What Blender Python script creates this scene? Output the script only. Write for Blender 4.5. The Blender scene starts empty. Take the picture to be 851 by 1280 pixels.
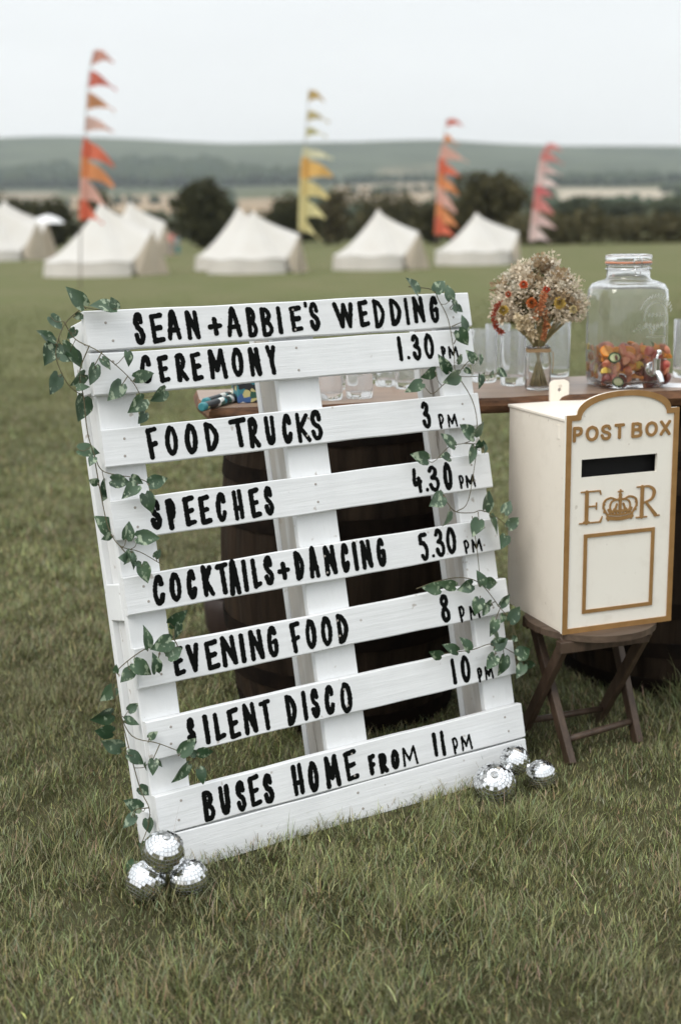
import bpy, bmesh, math, random
import numpy as np
from mathutils import Matrix, Vector
S = bpy.context.scene
COL = S.collection
R = math.radians

# ------------------------------------------------------------------ camera
CAM_H, PITCH, ROLL, FPX = 1.3401, 0.2181, -0.0165, 1615.5
_fw = np.array([0, math.cos(PITCH), -math.sin(PITCH)])
_up0 = np.array([0, math.sin(PITCH), math.cos(PITCH)])
_rt0 = np.array([1.0, 0, 0])
_rt = math.cos(ROLL) * _rt0 + math.sin(ROLL) * _up0
_up = -math.sin(ROLL) * _rt0 + math.cos(ROLL) * _up0
cam = bpy.data.cameras.new("camera")
cam.sensor_fit = 'VERTICAL'
cam.sensor_height = 36.0
cam.sensor_width = 24.0
cam.lens = FPX / 1280 * 36.0
cam.clip_start, cam.clip_end = 0.05, 20000
cam.dof.use_dof = True
cam.dof.focus_distance = 2.86
cam.dof.aperture_fstop = 2.35
co = bpy.data.objects.new("camera", cam)
COL.objects.link(co)
co.matrix_world = Matrix(((_rt[0], _up[0], -_fw[0], 0), (_rt[1], _up[1], -_fw[1], 0), (_rt[2], _up[2], -_fw[2], CAM_H), (0, 0, 0, 1)))
S.camera = co

# ------------------------------------------------------------------ sky, sun, exposure
SUN_EL, SUN_AZ = 46.0, 222.0        # azimuth measured clockwise from +Y (ahead of the camera)
w = bpy.data.worlds.new("World")
S.world = w
w.use_nodes = True
nt = w.node_tree
nt.nodes.clear()
sky = nt.nodes.new('ShaderNodeTexSky')
sky.sky_type = 'NISHITA'
sky.sun_disc = False
sky.sun_elevation, sky.sun_rotation = R(SUN_EL), R(SUN_AZ)
sky.air_density, sky.dust_density = 1.0, 2.0
tc = nt.nodes.new('ShaderNodeTexCoord')
sep = nt.nodes.new('ShaderNodeSeparateXYZ')
nt.links.new(tc.outputs['Generated'], sep.inputs[0])
ramp = nt.nodes.new('ShaderNodeValToRGB')      # overcast cloud deck: brighter towards the zenith
e = ramp.color_ramp.elements
e[0].position, e[0].color = 0.0, (0.935, 0.945, 0.935, 1)
e[1].position, e[1].color = 1.0, (1.62, 1.66, 1.70, 1)
for p_, c_ in ((0.06, (0.90, 0.91, 0.90, 1)), (0.17, (0.825, 0.845, 0.845, 1)), (0.45, (1.02, 1.07, 1.10, 1))):
    k_ = e.new(p_)
    k_.color = c_
nt.links.new(sep.outputs['Z'], ramp.inputs[0])
cn = nt.nodes.new('ShaderNodeTexNoise')
cn.inputs['Scale'].default_value, cn.inputs['Detail'].default_value = 2.2, 4
cmap = nt.nodes.new('ShaderNodeMapping')
cmap.inputs['Scale'].default_value = (1, 1, 4)
nt.links.new(tc.outputs['Generated'], cmap.inputs[0])
nt.links.new(cmap.outputs[0], cn.inputs['Vector'])
cr = nt.nodes.new('ShaderNodeMapRange')
cr.inputs['From Min'].default_value, cr.inputs['From Max'].default_value = 0.3, 0.7
cr.inputs['To Min'].default_value, cr.inputs['To Max'].default_value = 8.8, 9.7
nt.links.new(cn.outputs[0], cr.inputs['Value'])
sc_ = nt.nodes.new('ShaderNodeVectorMath')
sc_.operation = 'SCALE'
nt.links.new(ramp.outputs[0], sc_.inputs[0])
nt.links.new(cr.outputs[0], sc_.inputs['Scale'])
mx = nt.nodes.new('ShaderNodeMix')
mx.data_type = 'RGBA'
mx.inputs['Factor'].default_value = 0.93
nt.links.new(sky.outputs[0], mx.inputs['A'])
nt.links.new(sc_.outputs[0], mx.inputs['B'])
bg = nt.nodes.new('ShaderNodeBackground')
bg.inputs['Strength'].default_value = 0.1
wo = nt.nodes.new('ShaderNodeOutputWorld')
nt.links.new(mx.outputs['Result'], bg.inputs[0])
nt.links.new(bg.outputs[0], wo.inputs[0])

sl = bpy.data.lights.new("sun", 'SUN')
sl.energy, sl.angle, sl.color = 1.15, R(26), (1.0, 0.95, 0.87)
so = bpy.data.objects.new("sun", sl)
COL.objects.link(so)
_d = Vector((math.sin(R(SUN_AZ)) * math.cos(R(SUN_EL)), math.cos(R(SUN_AZ)) * math.cos(R(SUN_EL)), math.sin(R(SUN_EL))))
so.rotation_euler = _d.to_track_quat('Z', 'Y').to_euler()

S.view_settings.view_transform = 'Standard'
S.view_settings.look = 'None'
S.view_settings.exposure = 0.36
S.view_settings.gamma = 1.0
S.cycles.use_denoising = True
S.cycles.max_bounces = 40
S.cycles.transmission_bounces = 40
S.cycles.diffuse_bounces = 4
S.cycles.glossy_bounces = 8
S.cycles.transparent_max_bounces = 40
S.cycles.volume_bounces = 0
S.cycles.sample_clamp_indirect = 6.0
S.cycles.use_adaptive_sampling = True
S.cycles.adaptive_threshold = 0.015


# ------------------------------------------------------------------ helpers
def ray(px, py):
    a, b = (px - 425.5) / FPX, (640 - py) / FPX
    return _fw + a * _rt + b * _up


def at_z(px, py, z):
    d = ray(px, py)
    return np.array([0, 0, CAM_H]) + d * (z - CAM_H) / d[2]


def at_y(px, py, Y):
    d = ray(px, py)
    return np.array([0, 0, CAM_H]) + d * Y / d[1]


def tag(o, label=None, cat=None, group=None, kind=None):
    if label: o['label'] = label
    if cat: o['category'] = cat
    if group: o['group'] = group
    if kind: o['kind'] = kind
    return o


def thing(name, label, cat, loc=(0, 0, 0), rz=0.0, group=None, matrix=None):
    o = bpy.data.objects.new(name, None)
    o.empty_display_size = 0.05
    COL.objects.link(o)
    if matrix is not None:
        o.matrix_world = matrix
    else:
        o.location = loc
        o.rotation_euler = (0, 0, rz)
    return tag(o, label, cat, group)


class MB:
    """collects shapes and links them as ONE mesh object"""
    def __init__(s):
        s.v, s.f, s.fix = [], [], False

    def add(s, vs, fs):
        n = len(s.v)
        s.v += [tuple(float(q) for q in p) for p in vs]
        s.f += [tuple(i + n for i in f) for f in fs]
        return n

    def box(s, x0, x1, y0, y1, z0, z1, bev=0.0):
        s.fix = True
        if bev <= 0:
            s.add([(x0, y0, z0), (x1, y0, z0), (x1, y1, z0), (x0, y1, z0), (x0, y0, z1), (x1, y0, z1), (x1, y1, z1), (x0, y1, z1)],
                  [(3, 2, 1, 0), (4, 5, 6, 7), (0, 1, 5, 4), (1, 2, 6, 5), (2, 3, 7, 6), (3, 0, 4, 7)])
            return
        b = bev
        vs, ix = [], {}
        xs, ys, zs = (x0, x1), (y0, y1), (z0, z1)
        for i in (0, 1):
            for j in (0, 1):
                for k in (0, 1):
                    sx, sy, sz = (1 - 2 * i), (1 - 2 * j), (1 - 2 * k)
                    for ax in range(3):
                        p = [xs[i] + sx * b, ys[j] + sy * b, zs[k] + sz * b]
                        p[ax] = (xs[i], ys[j], zs[k])[ax]
                        ix[(i, j, k, ax)] = len(vs)
                        vs.append(p)
        fs = []
        for ax in range(3):
            for sd in (0, 1):
                q = []
                for a_, b_ in ((0, 0), (1, 0), (1, 1), (0, 1)):
                    idx = [0, 0, 0]
                    idx[ax] = sd
                    o1, o2 = [(1, 2), (2, 0), (0, 1)][ax]
                    idx[o1], idx[o2] = a_, b_
                    q.append(ix[(idx[0], idx[1], idx[2], ax)])
                fs.append(tuple(q if sd else q[::-1]))
        for ax in range(3):                      # edge chamfers along axis ax
            o1, o2 = [(1, 2), (2, 0), (0, 1)][ax]
            for a_ in (0, 1):
                for b_ in (0, 1):
                    i0 = [0, 0, 0]; i0[o1] = a_; i0[o2] = b_
                    i1 = list(i0); i1[ax] = 1
                    q = [ix[(*i0, o1)], ix[(*i1, o1)], ix[(*i1, o2)], ix[(*i0, o2)]]
                    fs.append(tuple(q if (a_ == b_) == True else q[::-1]))
        for i in (0, 1):
            for j in (0, 1):
                for k in (0, 1):
                    q = [ix[(i, j, k, 0)], ix[(i, j, k, 1)], ix[(i, j, k, 2)]]
                    fs.append(tuple(q if (i + j + k) % 2 else q[::-1]))
        s.add(vs, fs)

    def tube(s, pts, r, n=8, cap=True, r2=None):
        pts = [np.array(p, float) for p in pts]
        m = len(pts)
        rs = [r] * m if np.isscalar(r) else list(r)
        if r2 is not None: rs = list(np.linspace(r, r2, m))
        prev = None
        rings = []
        for i, p in enumerate(pts):
            t = pts[min(i + 1, m - 1)] - pts[max(i - 1, 0)]
            t = t / (np.linalg.norm(t) + 1e-12)
            if prev is None:
                a = np.array([0, 0, 1.0]) if abs(t[2]) < 0.9 else np.array([1.0, 0, 0])
            else:
                a = prev
            a = a - t * (a @ t)
            a /= np.linalg.norm(a) + 1e-12
            prev = a
            b = np.cross(t, a)
            rings.append([p + rs[i] * (a * math.cos(2 * math.pi * k / n) + b * math.sin(2 * math.pi * k / n)) for k in range(n)])
        vs = [q for ring in rings for q in ring]
        fs = []
        for i in range(m - 1):
            for k in range(n):
                fs.append((i * n + k, i * n + (k + 1) % n, (i + 1) * n + (k + 1) % n, (i + 1) * n + k))
        if cap:
            fs.append(tuple(range(n))[::-1])
            fs.append(tuple((m - 1) * n + k for k in range(n)))
        s.add(vs, fs)

    def lathe(s, prof, n=32, c=(0, 0, 0), cap0=False, cap1=False):
        vs, fs = [], []
        m = len(prof)
        for r_, z_ in prof:
            for k in range(n):
                a = 2 * math.pi * k / n
                vs.append((c[0] + r_ * math.cos(a), c[1] + r_ * math.sin(a), c[2] + z_))
        for i in range(m - 1):
            for k in range(n):
                fs.append((i * n + k, i * n + (k + 1) % n, (i + 1) * n + (k + 1) % n, (i + 1) * n + k))
        if cap0: fs.append(tuple(range(n))[::-1])
        if cap1: fs.append(tuple((m - 1) * n + k for k in range(n)))
        s.add(vs, fs)

    def beam(s, a, b, wd, th, side=None, bev=0.0):
        """rectangular bar from a to b; wd along 'side', th across"""
        s.fix = True
        a, b = np.array(a, float), np.array(b, float)
        t = b - a
        L = np.linalg.norm(t)
        t /= L
        sd = np.array(side if side is not None else (0, 0, 1), float)
        sd -= t * (sd @ t)
        sd /= np.linalg.norm(sd)
        q = np.cross(t, sd)
        m = MB()
        m.box(-wd / 2, wd / 2, -th / 2, th / 2, 0, L, bev)
        s.add([a + sd * p[0] + q * p[1] + t * p[2] for p in m.v], m.f)

    def prism(s, poly, z0, z1):
        n = len(poly)
        s.add([(x, y, z0) for x, y in poly] + [(x, y, z1) for x, y in poly],
              [tuple(range(n))[::-1], tuple(range(n, 2 * n))] + [(i, (i + 1) % n, n + (i + 1) % n, n + i) for i in range(n)])

    def build(s, name, mat, parent=None, smooth=False, label=None):
        me = bpy.data.meshes.new(name)
        me.from_pydata(s.v, [], s.f)
        me.update()
        if s.fix:
            bm = bmesh.new()
            bm.from_mesh(me)
            bmesh.ops.recalc_face_normals(bm, faces=bm.faces)
            bm.to_mesh(me)
            bm.free()
        if smooth:
            me.polygons.foreach_set('use_smooth', [True] * len(me.polygons))
        if mat: me.materials.append(mat)
        o = bpy.data.objects.new(name, me)
        COL.objects.link(o)
        if parent is not None: o.parent = parent
        if label: o['label'] = label
        return o


def autosmooth(o, ang=35):
    """smooth shading with hard edges kept above an angle"""
    me = o.data
    me.polygons.foreach_set('use_smooth', [True] * len(me.polygons))
    me.set_sharp_from_angle(angle=R(ang))
    return o


# ------------------------------------------------------------------ materials
def newmat(name):
    m = bpy.data.materials.new(name)
    m.use_nodes = True
    t = m.node_tree
    return m, t, t.nodes['Principled BSDF']


def coords(t, space, scale):
    c = t.nodes.new('ShaderNodeTexCoord')
    mp = t.nodes.new('ShaderNodeMapping')
    mp.inputs['Scale'].default_value = scale
    t.links.new(c.outputs[space], mp.inputs[0])
    return mp.outputs[0]


def noise(t, vec, scale=1.0, detail=4.0, rough=0.55):
    n = t.nodes.new('ShaderNodeTexNoise')
    n.inputs['Scale'].default_value = scale
    n.inputs['Detail'].default_value = detail
    n.inputs['Roughness'].default_value = rough
    t.links.new(vec, n.inputs['Vector'])
    return n.outputs[0]


def rng(t, val, a, b, c=0.0, d=1.0):
    n = t.nodes.new('ShaderNodeMapRange')
    n.inputs['From Min'].default_value, n.inputs['From Max'].default_value = a, b
    n.inputs['To Min'].default_value, n.inputs['To Max'].default_value = c, d
    t.links.new(val, n.inputs['Value'])
    return n.outputs[0]


def mul(t, a, b_):
    n = t.nodes.new('ShaderNodeMath')
    n.operation = 'MULTIPLY'
    t.links.new(a, n.inputs[0])
    t.links.new(b_, n.inputs[1])
    return n.outputs[0]


def mixc(t, fac, A, B):
    n = t.nodes.new('ShaderNodeMix')
    n.data_type = 'RGBA'
    for k, q in (('Factor', fac), ('A', A), ('B', B)):
        if isinstance(q, (int, float)): n.inputs[k].default_value = q
        elif isinstance(q, (tuple, list)): n.inputs[k].default_value = (*q[:3], 1)
        else: t.links.new(q, n.inputs[k])
    return n.outputs['Result']


def bump(t, bs, h, strength=0.3, dist=0.002):
    b = t.nodes.new('ShaderNodeBump')
    b.inputs['Strength'].default_value = strength
    b.inputs['Distance'].default_value = dist
    t.links.new(h, b.inputs['Height'])
    t.links.new(b.outputs[0], bs.inputs['Normal'])


def plain(name, c, rough=0.6, metal=0.0, c2=None, scale=(8, 8, 8), bmp=0.0, spec=0.5, lo=0.35, hi=0.65, bd=0.002):
    m, t, b = newmat(name)
    b.inputs['Roughness'].default_value = rough
    b.inputs['Metallic'].default_value = metal
    b.inputs['Specular IOR Level'].default_value = spec
    b.inputs['Base Color'].default_value = (*c, 1)
    if c2 is not None or bmp:
        v = coords(t, 'Object', scale)
        n = noise(t, v)
        if c2 is not None:
            t.links.new(mixc(t, rng(t, n, lo, hi), c, c2), b.inputs['Base Color'])
        if bmp: bump(t, b, n, bmp, bd)
    return m


def white_wood(name, stretch, worn=0.0):
    """white emulsion over rough sawn timber: grain ridges, a few thin and grubby places"""
    m, t, b = newmat(name)
    b.inputs['Roughness'].default_value = 0.62
    b.inputs['Specular IOR Level'].default_value = 0.25
    v = coords(t, 'Object', stretch)
    g = noise(t, v, 1.0, 5, 0.6)
    fine = noise(t, v, 3.1, 3, 0.6)
    v2 = coords(t, 'Object', (9, 9, 9))
    blot = noise(t, v2, 1.0, 3, 0.5)
    v3 = coords(t, 'Object', (34, 34, 34))
    kn = noise(t, v3, 1.0, 2, 0.5)
    col = mixc(t, rng(t, blot, 0.3, 0.7), (0.76, 0.77, 0.775), (0.70, 0.71, 0.715))
    col = mixc(t, rng(t, fine, 0.62, 0.80, 0, 0.25), col, (0.52, 0.52, 0.51))
    col = mixc(t, rng(t, kn, 0.69, 0.74, 0, 0.6), col, (0.30, 0.25, 0.20))
    scuff = noise(t, coords(t, 'Object', tuple(q * 0.7 + 3 for q in stretch)), 1.7, 6, 0.7)
    col = mixc(t, rng(t, scuff, 0.60, 0.74, 0, 0.22), col, (0.56, 0.55, 0.53))
    if worn:
        wn = noise(t, coords(t, 'Object', tuple(q * 0.45 for q in stretch)), 1.0, 6, 0.65)
        col = mixc(t, rng(t, wn, 0.30, 0.50, worn * .35, worn), col, (0.41, 0.365, 0.31))
        col = mixc(t, rng(t, wn, 0.60, 0.66, 0, worn), col, (0.13, 0.10, 0.08))
    t.links.new(col, b.inputs['Base Color'])
    bump(t, b, g, 0.55, 0.003)
    return m


def dark_wood(name, c, c2, stretch, rough=0.55, bmp=0.4, spec=0.4):
    m, t, b = newmat(name)
    b.inputs['Roughness'].default_value = rough
    b.inputs['Specular IOR Level'].default_value = spec
    g = noise(t, coords(t, 'Object', stretch), 1.0, 6, 0.62)
    t.links.new(mixc(t, rng(t, g, 0.32, 0.68), c, c2), b.inputs['Base Color'])
    bump(t, b, g, bmp, 0.002)
    return m


def attr_mat(name, rough=0.6, spec=0.3, trans=0.0, attr='Col'):
    m, t, b = newmat(name)
    a = t.nodes.new('ShaderNodeAttribute')
    a.attribute_name = attr
    b.inputs['Roughness'].default_value = rough
    b.inputs['Specular IOR Level'].default_value = spec
    t.links.new(a.outputs['Color'], b.inputs['Base Color'])
    if trans > 0:
        tr = t.nodes.new('ShaderNodeBsdfTranslucent')
        t.links.new(a.outputs['Color'], tr.inputs[0])
        ms = t.nodes.new('ShaderNodeMixShader')
        ms.inputs[0].default_value = trans
        out = t.nodes['Material Output']
        t.links.new(b.outputs[0], ms.inputs[1])
        t.links.new(tr.outputs[0], ms.inputs[2])
        t.links.new(ms.outputs[0], out.inputs[0])
    return m


def cloth_mat(name, c, trans=0.35, c2=None):
    m, t, b = newmat(name)
    b.inputs['Roughness'].default_value = 0.85
    b.inputs['Specular IOR Level'].default_value = 0.1
    n = noise(t, coords(t, 'Object', (1.3, 1.3, 1.3)), 1.0, 4)
    c2 = c2 or tuple(q * 0.9 for q in c)
    cc = mixc(t, rng(t, n, 0.35, 0.65), c, c2)
    t.links.new(cc, b.inputs['Base Color'])
    tr = t.nodes.new('ShaderNodeBsdfTranslucent')
    t.links.new(cc, tr.inputs[0])
    ms = t.nodes.new('ShaderNodeMixShader')
    ms.inputs[0].default_value = trans
    out = t.nodes['Material Output']
    t.links.new(b.outputs[0], ms.inputs[1])
    t.links.new(tr.outputs[0], ms.inputs[2])
    t.links.new(ms.outputs[0], out.inputs[0])
    return m


def glass_mat(name, c=(0.985, 0.99, 0.99), rough=0.0, bmp=0.0, scale=(30, 30, 30), ior=1.45, milk=0.0):
    m, t, b = newmat(name)
    b.inputs['Base Color'].default_value = (*c, 1)
    b.inputs['Transmission Weight'].default_value = 1.0
    b.inputs['Roughness'].default_value = rough
    b.inputs['IOR'].default_value = ior
    if bmp:
        bump(t, b, noise(t, coords(t, 'Object', scale), 1.0, 2), bmp, 0.002)
    if milk:                                   # finger marks, water film and moulding haze
        df = t.nodes.new('ShaderNodeBsdfTranslucent')
        df.inputs[0].default_value = (0.9, 0.92, 0.93, 1)
        ms = t.nodes.new('ShaderNodeMixShader')
        t.links.new(rng(t, noise(t, coords(t, 'Object', (40, 40, 12)), 1.0, 4), 0.3, 0.7, milk * .5, milk * 1.5), ms.inputs[0])
        t.links.new(b.outputs[0], ms.inputs[1])
        t.links.new(df.outputs[0], ms.inputs[2])
        t.links.new(ms.outputs[0], t.nodes['Material Output'].inputs[0])
    return m


def set_cols(o, cols):
    """per-vertex colour attribute"""
    a = o.data.color_attributes.new('Col', 'FLOAT_COLOR', 'POINT')
    arr = np.ones((len(cols), 4), np.float32)
    arr[:, :3] = cols
    a.data.foreach_set('color', arr.ravel())


# ------------------------------------------------------------------ brush strokes -> flat or raised shapes
def smooth_line(p, n=7):
    p = [np.array(q, float) for q in p]
    if len(p) < 3:
        return np.array(p)
    out = []
    q = [2 * p[0] - p[1]] + p + [2 * p[-1] - p[-2]]
    for i in range(1, len(q) - 2):
        for k in range(n):
            s_ = k / n
            a, b, c, d = q[i - 1], q[i], q[i + 1], q[i + 2]
            out.append(0.5 * (2 * b + (c - a) * s_ + (2 * a - 5 * b + 4 * c - d) * s_ ** 2 + (3 * b - a - 3 * c + d) * s_ ** 3))
    out.append(p[-1])
    return np.array(out)


G = {
 'A': [[(0, 0), (.40, 1)], [(.40, 1), (.58, .98), (1, 0)], [(.06, .30), (.92, .33)]],
 'B': [[(.06, 1), (.04, 0)], [(.06, 1), (.62, .97), (.86, .76), (.58, .56), (.1, .5)], [(.1, .5), (.72, .44), (1, .22), (.72, .02), (.04, 0)]],
 'C': [[(.98, .72), (.86, .96), (.5, .98), (.12, .66), (.02, .3), (.3, .02), (.74, .06), (1, .28)]],
 'D': [[(.06, 1), (.08, 0)], [(.06, 1), (.55, .9), (.98, .58), (.86, .3), (.5, .06), (.08, 0)]],
 'E': [[(.04, .96), (.10, .03)], [(0, .95), (.95, 1)], [(.08, .49), (.80, .53)], [(.10, .03), (1, .07)]],
 'F': [[(.04, .96), (.22, 0)], [(0, .95), (1, .99)], [(.12, .42), (.86, .48)]],
 'G': [[(.88, .80), (.70, .98), (.34, .92), (.04, .58), (.06, .2), (.42, 0), (.84, .1), (.98, .4), (.92, .52), (.62, .48)]],
 'H': [[(.05, .98), (.08, 0)], [(.90, 1), (.95, .02)], [(.05, .36), (.95, .40)]],
 'I': [[(.4, 1), (.6, 0)]],
 'K': [[(.05, 1), (.06, 0)], [(.95, .95), (.16, .46)], [(.2, .52), (1, 0)]],
 'L': [[(.05, 1), (.10, .03)], [(.10, .03), (1, .10)]],
 'M': [[(.05, 0), (.08, 1)], [(.08, 1), (.46, .28)], [(.46, .28), (.84, 1)], [(.84, 1), (1, 0)]],
 'N': [[(.06, 0), (.08, 1)], [(.08, 1), (.96, .02)], [(.96, .02), (.86, 1)]],
 'O': [[(.46, 1), (.12, .72), (.03, .3), (.36, .01), (.82, .16), (.98, .58), (.78, .92), (.46, 1)]],
 'P': [[(.08, .98), (.30, 0)], [(.08, .96), (.62, 1), (.98, .74), (.78, .44), (.24, .34)]],
 'R': [[(.08, .98), (.06, 0)], [(.08, .96), (.55, 1), (.82, .78), (.62, .52), (.12, .42)], [(.18, .45), (1, .02)]],
 'S': [[(.92, .72), (.80, .95), (.42, .98), (.12, .76), (.34, .54), (.78, .42), (.96, .2), (.62, .01), (.22, .05), (.02, .27)]],
 'T': [[(0, .94), (1, .99)], [(.50, .97), (.60, 0)]],
 'U': [[(.04, 1), (.08, .32), (.32, .01), (.74, .06), (.92, .34), (.96, 1)]],
 'V': [[(0, .98), (.56, 0)], [(.56, 0), (1, 1)]],
 'W': [[(0, 1), (.34, .02)], [(.34, .02), (.52, .96)], [(.52, .96), (.82, .02)], [(.82, .02), (1, .96)]],
 'Y': [[(0, 1), (.50, .50)], [(1, .98), (.50, .50), (.62, 0)]],
 'X': [[(0, 0), (1, 1)], [(0, 1), (1, 0)]],
 '0': [[(.44, 1), (.12, .74), (.03, .32), (.36, .01), (.82, .16), (.98, .58), (.76, .92), (.44, 1)]],
 '1': [[(.35, 1), (.65, 0)]],
 '3': [[(.06, .86), (.34, 1), (.76, .88), (.68, .66), (.30, .56)], [(.30, .56), (.86, .46), (.98, .2), (.66, .01), (.24, .06), (.04, .24)]],
 '4': [[(.14, 1), (.02, .36), (.95, .42)], [(.70, .58), (.82, 0)]],
 '5': [[(.88, .98), (.14, .94), (.10, .66)], [(.10, .66), (.58, .62), (.94, .38), (.82, .08), (.48, .0), (.16, .14)]],
 '8': [[(.52, .56), (.14, .76), (.36, 1), (.78, .94), (.80, .72), (.46, .54), (.14, .28), (.36, .01), (.82, .04), (.94, .28), (.52, .56)]],
 '+': [[(0, .48), (1, .54)], [(.48, 1), (.54, 0)]],
 '.': [[(.4, .5), (.6, .5)]],
 "'": [[(.5, 1), (.62, 0)]],
}


def strokes_for(ch, u0, u1, v0, v1, wd):
    """glyph strokes fitted to an outer box; returns [(points, width)]"""
    h = wd / 2
    a0, a1, b0, b1 = u0 + h, u1 - h, v0 + h, v1 - h
    if a1 < a0: a0 = a1 = (u0 + u1) / 2
    if b1 < b0: b0 = b1 = (v0 + v1) / 2
    return [(np.array([(a0 + p[0] * (a1 - a0), b0 + p[1] * (b1 - b0)) for p in smooth_line(st)]), wd) for st in G[ch]]


def smooth_noise(shape, cx_, cy_, rs):
    """cheap value noise, cell sizes in samples"""
    ny, nx = shape
    gy, gx = int(ny / cy_) + 3, int(nx / cx_) + 3
    g = rs.rand(gy, gx)
    yy, xx = np.arange(ny) / cy_, np.arange(nx) / cx_
    y0, x0 = yy.astype(int), xx.astype(int)
    fy, fx = (yy - y0)[:, None], (xx - x0)[None, :]
    fy, fx = fy * fy * (3 - 2 * fy), fx * fx * (3 - 2 * fx)
    a = g[np.ix_(y0, x0)] * (1 - fx) + g[np.ix_(y0, x0 + 1)] * fx
    b = g[np.ix_(y0 + 1, x0)] * (1 - fx) + g[np.ix_(y0 + 1, x0 + 1)] * fx
    return a * (1 - fy) + b * fy - 0.5


def stroke_sheet(strokes, cell, rough=0.0, seed=0, depth=0.0, y0=0.0, dry=0.0):
    """outline of the union of round-ended strokes (distance field + marching squares) as one mesh in the XZ plane at y=y0;
    depth > 0 gives it side walls running back to y0+depth.  Facing -Y."""
    pts = np.concatenate([s_[0] for s_ in strokes])
    pad = max(np.max(s_[1]) for s_ in strokes) + 3 * cell
    x0, z0 = pts.min(0) - pad
    x1, z1 = pts.max(0) + pad
    nx, nz = int((x1 - x0) / cell) + 2, int((z1 - z0) / cell) + 2
    X = x0 + np.arange(nx) * cell
    Z = z0 + np.arange(nz) * cell
    F = np.full((nz, nx), 1.0)
    rs = np.random.RandomState(seed)
    for P, wd in strokes:
        ws = np.full(len(P), wd / 2.0) if np.isscalar(wd) else np.asarray(wd) / 2.0
        if rough > 0 and len(P) > 1:
            ws = ws * (1 + 0.10 * np.sin(np.linspace(0, rs.uniform(2, 7), len(P)) + rs.uniform(0, 6)))
        m_ = ws.max() + 3 * cell
        i0, i1 = max(0, int((P[:, 0].min() - m_ - x0) / cell)), min(nx, int((P[:, 0].max() + m_ - x0) / cell) + 2)
        j0, j1 = max(0, int((P[:, 1].min() - m_ - z0) / cell)), min(nz, int((P[:, 1].max() + m_ - z0) / cell) + 2)
        gx, gz = np.meshgrid(X[i0:i1], Z[j0:j1])
        D = np.full(gx.shape, 1.0)
        for k in range(max(1, len(P) - 1)):
            a, b = P[k], P[min(k + 1, len(P) - 1)]
            ab = b - a
            L2 = ab @ ab + 1e-12
            t_ = np.clip(((gx - a[0]) * ab[0] + (gz - a[1]) * ab[1]) / L2, 0, 1)
            d = np.hypot(gx - a[0] - t_ * ab[0], gz - a[1] - t_ * ab[1]) - (ws[k] * (1 - t_) + ws[min(k + 1, len(P) - 1)] * t_)
            D = np.minimum(D, d)
        F[j0:j1, i0:i1] = np.minimum(F[j0:j1, i0:i1], D)
    if rough > 0:
        F = F + rough * (smooth_noise(F.shape, 3.0, 2.0, rs) * 1.2 + smooth_noise(F.shape, 9, 2.2, rs) * 1.3)
        if dry > 0:      # the brush skips the hollows of the grain here and there
            g = smooth_noise(F.shape, 14, 1.6, rs) + 0.6 * smooth_noise(F.shape, 40, 30, rs)
            F = np.where(g > 0.5 - dry, np.maximum(F, (g - 0.5 + dry) * 0.012), F)
    ins = F < 0
    mb = MB()
    vid = {}

    def gp(j, i):
        k = (j, i)
        if k not in vid:
            vid[k] = len(mb.v)
            mb.v.append((X[i], y0, Z[j]))
        return vid[k]

    def ep(j, i, j2, i2):
        k = (j, i, j2, i2) if (j, i) < (j2, i2) else (j2, i2, j, i)
        if k not in vid:
            f0, f1 = F[j, i], F[j2, i2]
            s_ = f0 / (f0 - f1)
            vid[k] = len(mb.v)
            mb.v.append((X[i] + (X[i2] - X[i]) * s_, y0, Z[j] + (Z[j2] - Z[j]) * s_))
        return vid[k]
    cnt = ins[:-1, :-1].astype(int) + ins[1:, :-1] + ins[:-1, 1:] + ins[1:, 1:]
    full = cnt == 4
    for j in range(nz - 1):                       # merge runs of full cells into strips
        i = 0
        row = full[j]
        idx = np.flatnonzero(row)
        for i in idx:
            mb.f.append((gp(j, i), gp(j, i + 1), gp(j + 1, i + 1), gp(j + 1, i)))
    edges = []
    for j, i in zip(*np.nonzero((cnt > 0) & (cnt < 4))):
        cs = [(j, i), (j, i + 1), (j + 1, i + 1), (j + 1, i)]
        poly = []
        for k in range(4):
            a, b = cs[k], cs[(k + 1) % 4]
            ia, ib = ins[a], ins[b]
            if ia: poly.append((gp(*a), 0))
            if ia != ib: poly.append((ep(*a, *b), 1))
        if len(poly) >= 3:
            mb.f.append(tuple(p[0] for p in poly))
            for k in range(len(poly)):
                p, q = poly[k], poly[(k + 1) % len(poly)]
                if p[1] and q[1]: edges.append((p[0], q[0]))
    if depth > 0:
        n = len(mb.v)
        back = {}
        for a, b in edges:
            for q in (a, b):
                if q not in back:
                    back[q] = len(mb.v)
                    mb.v.append((mb.v[q][0], y0 + depth, mb.v[q][2]))
            mb.f.append((a, back[a], back[b], b))
    return mb

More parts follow.
